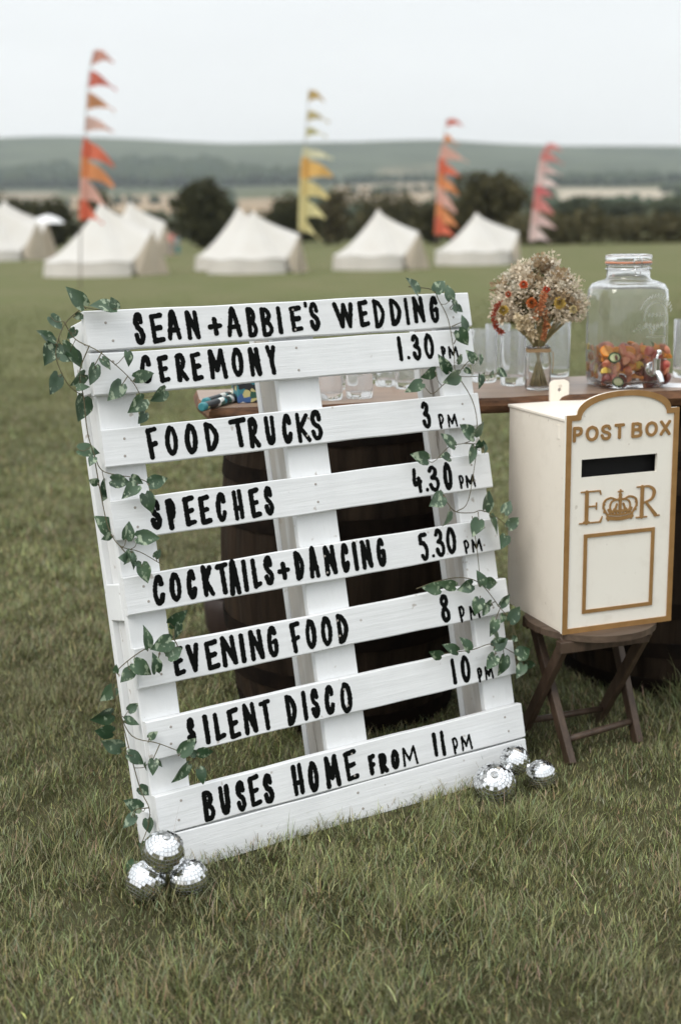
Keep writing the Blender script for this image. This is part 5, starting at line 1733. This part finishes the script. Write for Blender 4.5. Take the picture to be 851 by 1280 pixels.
def fruit(kind, loc, rot, s_, label):
    """one piece of cut fruit"""
    s_ *= DK
    if kind in ('orange_slice', 'lemon_slice', 'cucumber_slice'):
        o = thing(kind, label, 'fruit', tuple(loc), 0, kind.replace('_', ' ') + 's in the dispenser')
        o.rotation_euler = rot
        flesh, skin = {'orange_slice': ('orange_flesh', 'orange_peel'), 'lemon_slice': ('lemon', 'lemon'), 'cucumber_slice': ('cucumber', 'cucumber_skin')}[kind]
        ry = .86 if kind != 'cucumber_slice' else .80
        arcs = np.linspace(0, 2 * math.pi if kind == 'cucumber_slice' or rk.rand() < .4 else math.pi, 25)
        q_ = MB()
        ring = [(s_ * .92 * math.cos(a), s_ * .92 * ry * math.sin(a)) for a in arcs]
        q_.prism(ring, -.0028, .0028)
        q_.build('flesh', FRM[flesh], o)
        q_ = MB()
        q_.tube([(s_ * .96 * math.cos(a), s_ * .96 * ry * math.sin(a), 0) for a in arcs], .0034, 6)
        q_.build('rind', FRM[skin], o, smooth=True)
        return o
    q_ = MB()
    if kind in ('plum_piece', 'melon_chunk'):
        V_ = IV.copy()
        for _ in range(rk.randint(2, 5)):                       # knife cuts
            nn_ = rk.randn(3)
            nn_ /= np.linalg.norm(nn_)
            d_ = V_ @ nn_
            V_ = V_ - np.outer(np.maximum(0, d_ - rk.uniform(.25, .6)), nn_)
        q_.add(V_ * s_ * np.array([1.15, .85, .85]), IF)
        mat = ('plum' if rk.rand() < .5 else 'berry') if kind == 'plum_piece' else 'peach'
    elif kind == 'strawberry_piece':
        q_.lathe([(0, -s_), (s_ * .45, -s_ * .75), (s_ * .8, -.1 * s_), (s_ * .78, .35 * s_), (s_ * .4, .62 * s_), (0, .66 * s_)], 18)
        mat = 'strawberry'
    elif kind == 'peach_wedge':
        q_.tube([(s_ * 1.1 * math.cos(a), 0, s_ * 1.1 * math.sin(a) - s_ * .6) for a in np.linspace(.35, 2.8, 9)], [s_ * f for f in (.08, .28, .42, .5, .52, .5, .42, .28, .08)], 12)
        mat = 'peach'
    elif kind == 'mint_leaf':
        q_.add([(0, 0, 0), (s_ * .35, s_ * .5, .003), (0, s_ * 1.3, -.002), (-s_ * .35, s_ * .5, .003), (0, s_ * .6, -.002)], [(0, 1, 4), (1, 2, 4), (2, 3, 4), (3, 0, 4)])
        mat = 'mint'
    else:
        q_.lathe([(0, -s_), (s_ * .6, -s_ * .75), (s_ * .95, -s_ * .1), (s_ * .85, s_ * .5), (s_ * .4, s_ * .9), (0, s_)], 18)
        mat = 'plum' if rk.rand() < .6 else 'berry'
    o = q_.build(kind, FRM[mat], None, smooth=kind not in ('plum_piece', 'melon_chunk'))
    if not o.data.polygons[0].use_smooth: autosmooth(o, 30)
    o.location, o.rotation_euler = tuple(loc), rot
    return tag(o, label, 'fruit', kind.replace('_', ' ') + 's in the dispenser')


DK = 0.915
disp.scale = (DK, DK, DK)


def drink_pt(x_, y_, z_):
    c_, s_ = math.cos(.16), math.sin(.16)
    x_, y_, z_ = x_ * DK, y_ * DK, z_ * DK
    return np.array([DX + c_ * x_ - s_ * y_, DY + s_ * x_ + c_ * y_, TZ + .001 + z_])


FL = dict(orange_slice='orange slice among the fruit in the glass dispenser', lemon_slice='yellow citrus slice among the fruit in the glass dispenser', strawberry_piece='red strawberry among the fruit in the glass dispenser', peach_wedge='peach coloured wedge among the fruit in the glass dispenser', plum_piece='dark red plum or berry among the fruit in the glass dispenser', mint_leaf='green mint leaf among the fruit in the glass dispenser')
FL['melon_chunk'] = 'peach coloured cube of melon among the fruit in the glass dispenser'
kinds = ['orange_slice', 'peach_wedge', 'strawberry_piece', 'plum_piece', 'lemon_slice', 'orange_slice', 'melon_chunk', 'strawberry_piece', 'orange_slice', 'melon_chunk']
fruit('cucumber_slice', drink_pt(-.072, -.0955, .094), (R(88), 0, R(8)), .0165, 'pale cucumber slice standing against the glass at the left of the fruit')
fruit('cucumber_slice', drink_pt(-.058, -.092, .022), (R(84), .3, R(-6)), .015, 'cucumber slice low against the glass, near the bottom of the fruit')
for layer, z_ in enumerate((.028, .048, .068, .089, .108)):
    for k in range(9):                                         # front, sides and back against the glass, then the middle
        u_ = -.086 + .172 * k / 8 + rk.uniform(-.007, .007)
        kd = kinds[rk.randint(len(kinds))] if layer else ['plum_piece', 'strawberry_piece', 'peach_wedge', 'plum_piece', 'orange_slice'][rk.randint(5)]
        s_ = rk.uniform(.016, .023)
        fruit(kd, drink_pt(u_, -.080 + rk.uniform(-.004, .004), z_ + rk.uniform(-.005, .005)), (R(90) + rk.uniform(-.5, .5) if 'slice' in kd else rk.uniform(-3, 3), rk.uniform(-3, 3) if 'slice' not in kd else 0, rk.uniform(-.6, .6) if 'slice' in kd else rk.uniform(-3, 3)), s_, FL[kd])
    for k in range(7):
        kd = kinds[rk.randint(len(kinds))]
        ang_ = rk.rand() * 6.283
        fruit(kd, drink_pt(.052 * math.cos(ang_), .028 + .040 * math.sin(ang_), z_ + rk.uniform(-.006, .006)), (rk.uniform(-.8, .8), rk.uniform(-.8, .8), rk.uniform(-3, 3)), rk.uniform(.018, .025), FL[kd])
for sg in (-1, 1):                                             # against the side walls
    for k in range(16):
        kd = kinds[rk.randint(len(kinds))]
        sl_ = 'slice' in kd
        fruit(kd, drink_pt(sg * (.0965 if sl_ else .084), -.062 + .04 * (k % 4) + rk.uniform(-.008, .008), .028 + .026 * (k // 4)), (R(90) if sl_ else rk.uniform(-3, 3), 0 if sl_ else rk.uniform(-3, 3), 1.57 if sl_ else rk.uniform(-3, 3)), rk.uniform(.015, .02), FL[kd])
for k, (u_, z_) in enumerate(((.022, .112), (.058, .118), (-.028, .110))):
    fruit('mint_leaf', drink_pt(u_, -.07, z_), (R(60), rk.uniform(-.6, .6), rk.uniform(-1, 1)), .018, FL['mint_leaf'])

# ================================================================== STOOL AND POST BOX
SZ = 0.35
WALN = dark_wood('walnut stained stool wood', (0.055, 0.036, 0.025), (0.125, 0.086, 0.060), (7, 50, 50), 0.48, 0.3)
WALL = dark_wood('walnut stained leg', (0.042, 0.026, 0.017), (0.092, 0.060, 0.040), (40, 40, 5), 0.5, 0.3)
sx0, sx1 = at_z(645, 771, SZ), at_z(815, 783, SZ)
SC = np.array([0.636, 3.182])
SR = 0.166
BA = R(19.55)
ex, ey = np.array([math.cos(BA), math.sin(BA), 0]), np.array([-math.sin(BA), math.cos(BA), 0])
stool = thing('folding_stool', 'dark wooden folding stool with round slatted seat under the post box', 'stool', (SC[0], SC[1], 0), BA)
for k in range(5):
    a0, a1 = -SR + k * (2 * SR / 5) + .0012, -SR + (k + 1) * (2 * SR / 5) - .0012
    poly = []
    ys = np.linspace(a0, a1, 10)
    for y_ in ys: poly.append((math.sqrt(max(SR ** 2 - y_ ** 2, .0001)), y_))
    for y_ in ys[::-1]: poly.append((-math.sqrt(max(SR ** 2 - y_ ** 2, .0001)), y_))
    q = MB()
    q.prism(poly, SZ - .017, SZ - .0006)
    q.build('seat_slat', WALN, stool)
toL = lambda p: np.array([(np.array(p[:2]) - SC) @ ex[:2], (np.array(p[:2]) - SC) @ ey[:2]])
f1, f2, f3, f4 = toL((.560, 3.045)), toL((.764, 3.170)), toL((.482, 3.253)), toL((.698, 3.335))
legs = [((f1[0], f1[1]), (f1[0] - .012, .105)), ((f3[0] + .008, f3[1]), (f3[0] + .055, -.110)), ((f2[0], f2[1]), (f2[0] - .022, .105)), ((f4[0] + .014, f4[1]), (f4[0] + .045, -.110))]
XL, XR = (f1[0] + f3[0]) / 2, (f2[0] + f4[0]) / 2
legs = [((XL + .014, f1[1], 0), (XL + .014, .115, SZ - .018)), ((XL - .010, f3[1], 0), (XL - .010, -.105, SZ - .018)),
        ((XR + .014, f2[1] + .01, 0), (XR + .014, .115, SZ - .018)), ((XR - .010, f4[1], 0), (XR - .010, -.105, SZ - .018))]
for a_, b_ in legs:
    q = MB()
    q.beam(a_, b_, .031, .019, (0, 1, 0), .002)
    q.build('leg', WALL, stool)
for (i, j, f) in ((0, 2, .16), (1, 3, .16)):
    q = MB()
    A_, B_ = np.array(legs[i][0]) * (1 - f) + np.array(legs[i][1]) * f, np.array(legs[j][0]) * (1 - f) + np.array(legs[j][1]) * f
    q.tube([A_, B_], .0085, 12)
    q.build('rung', WALL, stool, smooth=True)
for y_, x0_, x1_ in ((.112, XL, XR), (-.104, XL - .02, XR - .02)):
    q = MB()
    q.beam((x0_ - .01, y_, SZ - .033), (x1_ + .01, y_, SZ - .033), .030, .026, (0, 0, 1), .002)
    q.build('seat_rail', WALL, stool)

box = thing('post_box', 'cream wooden wedding post box with gold trim and crown, standing on the stool', 'post box', (0.5388, 3.0353, SZ), BA)
IVORY = plain('ivory paint', (0.85, 0.785, 0.69), 0.5, c2=(0.81, 0.745, 0.65), scale=(5, 5, 5), spec=0.3)
IVORY2 = plain('ivory front paint', (0.85, 0.815, 0.735), 0.45, c2=(0.83, 0.79, 0.71), scale=(4, 4, 4), spec=0.3)
for mm in (IVORY, IVORY2):                 # brushed-on paint: faint strokes, hand marks, a few scuffs
    t_, b_s = mm.node_tree, mm.node_tree.nodes['Principled BSDF']
    src = b_s.inputs['Base Color'].links[0].from_socket
    st1 = noise(t_, coords(t_, 'Object', (60, 60, 3.5)), 1.0, 5, 0.6)
    st2 = noise(t_, coords(t_, 'Object', (13, 13, 11)), 1.0, 6, 0.7)
    cc1 = mixc(t_, rng(t_, st2, .52, .74, 0, .30), src, (0.60, 0.535, 0.45))
    cc1 = mixc(t_, rng(t_, noise(t_, coords(t_, 'Object', (48, 48, 40)), 1.0, 3), .70, .74, 0, .5), cc1, (0.45, 0.39, 0.32))
    t_.links.new(cc1, b_s.inputs['Base Color'])
    bump(t_, b_s, st1, 0.25, 0.0012)
GOLD = plain('gold paint', (0.34, 0.185, 0.065), 0.42, 0.35, (0.40, 0.225, 0.085), (30, 30, 30), 0.1)
SLOT_SHADE = plain('slot shade black', (0.004, 0.004, 0.004), 0.9)
BW, BD, BH = 0.309, 0.301, 0.525
T_ = .006


def front_outline(ins):
    w0, w1 = ins, BW - ins
    sh = .541 - ins
    pts_ = [(w0, ins), (w1, ins), (w1, sh + .002)]
    c_ = (BW / 2 + .002, 0)
    half, rise = .1285 - ins * .75, .050
    x_r, x_l = c_[0] + half, c_[0] - half
    pts_.append((x_r + .004, sh + .002))
    for f in np.linspace(0, 1, 25):
        a = math.pi * f
        pts_.append((c_[0] + half * math.cos(a), sh + .002 + rise * math.sin(a) ** .92))
    pts_ += [(x_l - .004, sh), (w0, sh)]
    return pts_


def ring_face(mb, outer, inner, y0, y1):
    n_ = len(outer)
    for L_, y_ in ((outer, y0), (inner, y0), (outer, y1), (inner, y1)): mb.v += [(x_, y_, z_) for x_, z_ in L_]
    for i in range(n_):
        j = (i + 1) % n_
        mb.f += [(i, j, n_ + j, n_ + i), (2 * n_ + j, 2 * n_ + i, i, j), (n_ + i, n_ + j, 3 * n_ + j, 3 * n_ + i)]


# front board with a real slot cut through it
sl0, sl1, sz0, sz1 = .043, .2535, .3875, .4325
fo = front_outline(0)
q = MB()
y0_, y1_ = 0.0, .009
lo_ = [(0, 0), (BW, 0), (BW, sz0), (0, sz0)]
hi_ = [(0, sz1), (BW, sz1)] + fo[2:]
for poly in (lo_, hi_, [(0, sz0), (sl0, sz0), (sl0, sz1), (0, sz1)], [(sl1, sz0), (BW, sz0), (BW, sz1), (sl1, sz1)]):
    n_ = len(poly)
    q.add([(x_, y0_, z_) for x_, z_ in poly] + [(x_, y1_, z_) for x_, z_ in poly], [tuple(range(n_)), tuple(range(n_, 2 * n_))[::-1]] + [(i, n_ + i, n_ + (i + 1) % n_, (i + 1) % n_) for i in range(n_)])
bm = bmesh.new()
me = bpy.data.meshes.new('front_panel')
me.from_pydata(q.v, [], q.f)
bm.from_mesh(me)
bmesh.ops.remove_doubles(bm, verts=bm.verts, dist=1e-5)
fset = {}
for f in bm.faces: fset.setdefault(tuple(sorted(v_.index for v_ in f.verts)), []).append(f)
bmesh.ops.delete(bm, geom=[f for fs_ in fset.values() if len(fs_) > 1 for f in fs_], context='FACES_ONLY')
bm.to_mesh(me)
bm.free()
me.materials.append(IVORY2)
fp = bpy.data.objects.new('front_panel', me)
COL.objects.link(fp)
fp.parent = box
q = MB()
q.box(.004, BW - .004, .0095, BD, 0.0, T_)                    # floor
q.box(.0035, .0035 + T_, .0095, BD, T_ + .0005, BH)           # sides
q.box(BW - .0095, BW - .0035, .0095, BD, T_ + .0005, BH)
q.box(.0100, BW - .0100, BD - T_, BD, T_ + .0005, BH)
q.build('box_body', IVORY, box)
q = MB()
q.box(.000, BW - .001, .0095, BD + .003, BH + .0005, BH + .0075, .001)
lid_ = q.build('box_lid', IVORY, box)
q = MB()                                                      # hanging tab behind the lid, with its hole
tabx, tw_, th_ = .150, .056, .062
o1 = [(tabx - tw_ / 2, BH), (tabx + tw_ / 2, BH), (tabx + tw_ / 2, BH + th_ - .01), (tabx + tw_ / 2 - .010, BH + th_), (tabx - tw_ / 2 + .010, BH + th_), (tabx - tw_ / 2, BH + th_ - .01)]
cen = (tabx, BH + th_ - .026)
N_ = 24
outer = []
for k in range(N_):
    a = 2 * math.pi * k / N_
    dx, dz = math.cos(a), math.sin(a)
    tmax = 1e9
    for (sx_, lim) in ((dx, tw_ / 2),):
        if abs(sx_) > 1e-6: tmax = min(tmax, lim / abs(sx_))
    tmax = min(tmax, (.026 / dz) if dz > 1e-6 else ((th_ - .026) / -dz if dz < -1e-6 else 1e9))
    xx, zz = cen[0] + dx * tmax, cen[1] + dz * tmax
    if zz > BH + th_ - .008 and abs(xx - tabx) > tw_ / 2 - .008: xx, zz = tabx + math.copysign(tw_ / 2 - .004, dx), BH + th_ - .004
    outer.append((xx, zz))
inner = [(cen[0] + .0055 * math.cos(2 * math.pi * k / N_), cen[1] + .0055 * math.sin(2 * math.pi * k / N_)) for k in range(N_)]
n_ = N_
ring_face(q, outer, inner, BD + .0035, BD + .0095)
q.f += [(2 * n_ + i, 3 * n_ + i, 3 * n_ + (i + 1) % n_, 2 * n_ + (i + 1) % n_) for i in range(n_)]
q.fix = True
q.build('hanging_tab', IVORY, box)
q = MB()
q.tube([(.0036, .045, BH - .045), (.0036, .045, BH - .012)], [.008, .008], 16)
q.v = [(min(.0034, .0036 + (x_ - .0036) * .25), y_, z_) for x_, y_, z_ in q.v]
q.build('hinge', IVORY, box)
q = MB()
q.box(.0100, BW - .0100, .0300, .0340, .300, .500)
q.build('slot_shade', SLOT_SHADE, box)  # added near-black sheet: the shade inside the hollow box, given as colour
q = MB()
ring_face(q, front_outline(-.0008), front_outline(.0125), -.0035, -.0003)
q.f += [(2 * len(fo) + i, 3 * len(fo) + i, 3 * len(fo) + (i + 1) % len(fo), 2 * len(fo) + (i + 1) % len(fo)) for i in range(len(fo))]
q.fix = True
q.build('gold_border', GOLD, box)
q = MB()
R0 = [(.0535, .0468), (.2525, .0468), (.2525, .2475), (.0535, .2475)]
R1 = [(.0625, .0558), (.2435, .0558), (.2435, .2385), (.0625, .2385)]
ring_face(q, R0, R1, -.0032, -.0003)
q.fix = True
q.build('gold_frame', GOLD, box)
# POST BOX
st = []
for ch, u0, u1 in (('P', .0170, .0430), ('O', .0515, .0860), ('S', .0925, .1215), ('T', .1300, .1580), ('B', .1772, .2078), ('O', .2160, .2505), ('X', .2570, .2876)):
    v0, v1 = .4760, .5140
    K = {'P': [[(0, 0), (0, 1)], [(0, 1), (.55, 1), (.9, .94), (1, .74), (.9, .54), (.55, .46), (0, .46)]],
         'O': [[(.5, 1), (.14, .85), (0, .5), (.14, .15), (.5, 0), (.86, .15), (1, .5), (.86, .85), (.5, 1)]],
         'S': [[(.95, .78), (.78, .97), (.45, 1), (.12, .90), (.06, .70), (.28, .56), (.70, .46), (.96, .28), (.82, .05), (.48, 0), (.16, .06), (.0, .26)]],
         'T': [[(0, 1), (1, 1)], [(.5, 1), (.5, 0)]],
         'B': [[(0, 0), (0, 1)], [(0, 1), (.6, 1), (.88, .92), (.88, .62), (.6, .53), (0, .53)], [(.6, .53), (.92, .45), (1, .27), (.9, .06), (.6, 0), (0, 0)]],
         'X': [[(0, 0), (1, 1)], [(0, 1), (1, 0)]]}[ch]
    h = .0037
    for s_ in K:
        P_ = np.array([(u0 + h + p[0] * (u1 - u0 - 2 * h), v0 + h + p[1] * (v1 - v0 - 2 * h)) for p in s_])
        if ch in 'OS': P_ = smooth_line(list(P_), 6)
        st.append((P_, 2 * h))
stroke_sheet(st, .0009, depth=.0027, y0=-.0030).build('lettering', GOLD, box)


def serif(strokes_, name):
    stroke_sheet(strokes_, .0008, depth=.0027, y0=-.0030).build(name, GOLD, box)


def mapbox(u0, u1, v0, v1): return lambda pts_: np.array([(u0 + x_ * (u1 - u0), v0 + z_ * (v1 - v0)) for x_, z_ in pts_])


M_ = mapbox(.0395, .1040, .2738, .3545)
th, tn = .0095, .0036
serif([(M_([(.30, .03), (.30, .97)]), th), (M_([(.06, .98), (.86, .98)]), tn), (M_([(.86, .98), (.90, .86)]), np.array([tn, .002])), (M_([(.30, .52), (.72, .52)]), tn), (M_([(.72, .62), (.72, .42)]), .0028),
       (M_([(.02, .02), (.90, .02)]), tn), (M_([(.90, .02), (.98, .18)]), np.array([tn * 1.3, .002])), (M_([(.20, .05), (.40, .05)]), .005)], 'letter_e')
M_ = mapbox(.1975, .2640, .2750, .3550)
serif([(M_([(.24, .03), (.24, .97)]), th), (M_([(.02, .98), (.30, .98)]), tn), (M_([(.02, .02), (.46, .02)]), tn),
       (M_(smooth_line([(.26, .98), (.52, .97), (.72, .86), (.74, .70), (.62, .55), (.30, .47)], 6)), np.concatenate([np.linspace(tn, .0092, 16), np.linspace(.0092, tn, 15)])), (M_([(.42, .47), (.84, .05)]), np.array([.006, .009])), (M_([(.80, .02), (1.0, .03)]), tn)], 'letter_r')
M_ = mapbox(.1055, .1985, .2750, .3525)
cr_ = [(M_(smooth_line([(.14, .10), (.5, .05), (.86, .10)], 8)), .0095), (M_(smooth_line([(.12, .22), (.5, .17), (.88, .22)], 8)), .0042), (M_([(.12, .20), (.15, .02)]), .004), (M_([(.88, .20), (.85, .02)]), .004)]
for sg in (-1, 1):
    f_ = lambda L_: [(.5 + sg * (x_ - .5), z_) for x_, z_ in L_]
    cr_.append((M_(smooth_line(f_([(.90, .24), (1.0, .46), (.96, .66), (.78, .74), (.60, .66), (.52, .70)]), 6)), .0046))
    cr_.append((M_(smooth_line(f_([(.70, .22), (.80, .40), (.76, .60), (.60, .68)]), 6)), .0040))
    cr_.append((M_(smooth_line(f_([(.60, .20), (.64, .36), (.60, .52)]), 6)), .0050))
    cr_.append((M_(f_([(.80, .28), (.84, .36)])), .0065))
    for zz in (.30, .42, .54, .64): cr_.append((M_(f_([(1.0 - abs(zz - .45) * .2, zz), (1.0 - abs(zz - .45) * .2, zz + .01)])), .0058))
cr_ += [(M_([(.5, .20), (.5, .74)]), .0075), (M_([(.38, .30), (.62, .30)]), .006), (M_([(.5, .80), (.5, .82)]), .0085), (M_([(.5, .86), (.5, .97)]), .0036), (M_([(.44, .92), (.56, .92)]), .0036), (M_([(.30, .28), (.33, .36)]), .006), (M_([(.70, .28), (.67, .36)]), .006)]
serif(cr_, 'crown_emblem')

# ================================================================== MIRROR BALLS
MIR = plain('mirror tile', (.86, .87, .88), .09, 1.0)
GROUT = plain('silver grout', (.55, .56, .57), .35, .6)


def mirror_ball(label, c, r, rot, group):
    o = thing('mirror_ball', label, 'disco ball', tuple(c), 0, group)
    o.rotation_euler = rot
    core = MB()
    n_ = 20
    core.lathe([(r * .975 * math.sin(a), -r * .975 * math.cos(a)) for a in np.linspace(.0, math.pi, 20)], 28)
    core.build('core', GROUT, o, smooth=True)
    ti = MB()
    rows_ = 17
    rj = np.random.RandomState(int(r * 1e5))
    for i in range(rows_):
        a0, a1 = math.pi * (i + .08) / rows_, math.pi * (i + .92) / rows_
        am = (a0 + a1) / 2
        k_ = max(4, int(round(2 * rows_ * math.sin(am))))
        off = rj.rand() * .05
        for j in range(k_):
            b0, b1 = 2 * math.pi * (j + .06) / k_ + off, 2 * math.pi * (j + .94) / k_ + off
            bm_ = (b0 + b1) / 2
            nr = np.array([math.sin(am) * math.cos(bm_), math.sin(am) * math.sin(bm_), math.cos(am)])
            e1 = np.array([math.cos(am) * math.cos(bm_), math.cos(am) * math.sin(bm_), -math.sin(am)])
            e2 = np.array([-math.sin(bm_), math.cos(bm_), 0])
            h1, h2 = r * (a1 - a0) / 2, r * math.sin(am) * (b1 - b0) / 2
            tl = rj.randn(2) * .065
            e1 = e1 + nr * tl[0]
            e2 = e2 + nr * tl[1]
            C_ = nr * r * 1.0
            ti.add([C_ - e1 * h1 - e2 * h2, C_ + e1 * h1 - e2 * h2, C_ + e1 * h1 + e2 * h2, C_ - e1 * h1 + e2 * h2], [(0, 1, 2, 3)])
    ti.build('mirror_tile', MIR, o)['kind'] = 'stuff'
    cp = MB()
    cp.lathe([(0, r * 1.06), (r * .14, r * 1.055), (r * .16, r * 1.0), (r * .16, r * .97)], 14)
    cp.tube([(r * .07 * math.cos(a), 0, r * 1.10 + r * .07 * math.sin(a)) for a in np.linspace(-.6, 3.8, 12)], r * .018, 6)
    cp.build('hanging_cap', GROUT, o, smooth=True)
    return o


GA, GB_ = 'mirror balls heaped at the left foot of the sign', 'mirror balls heaped at the right foot of the sign'
mirror_ball('mirror ball on top of the heap at the left foot of the pallet sign', (-.3690, 2.405, .1090), 0.0435, (.35, .25, 0), GA)
mirror_ball('mirror ball at the left of the heap below BUSES, on the grass', (-.4085, 2.412, .0415), 0.0415, (.15, .75, 1.0), GA)
mirror_ball('mirror ball at the right of the heap below BUSES, on the grass', (-.3215, 2.419, .0415), 0.0405, (-.1, -.05, 2), GA)
mirror_ball('largest mirror ball at the right foot of the pallet sign', (.353, 2.839, .0470), 0.0509, (.5, -.55, .6), GB_)
mirror_ball('small mirror ball perched between two others against the bottom board', (.408, 2.899, .0800), 0.0357, (.3, .5, 1.3), GB_)
mirror_ball('small mirror ball on the grass just beyond the right corner of the sign', (.4755, 2.918, .0340), 0.0362, (.2, -.15, .2), GB_)
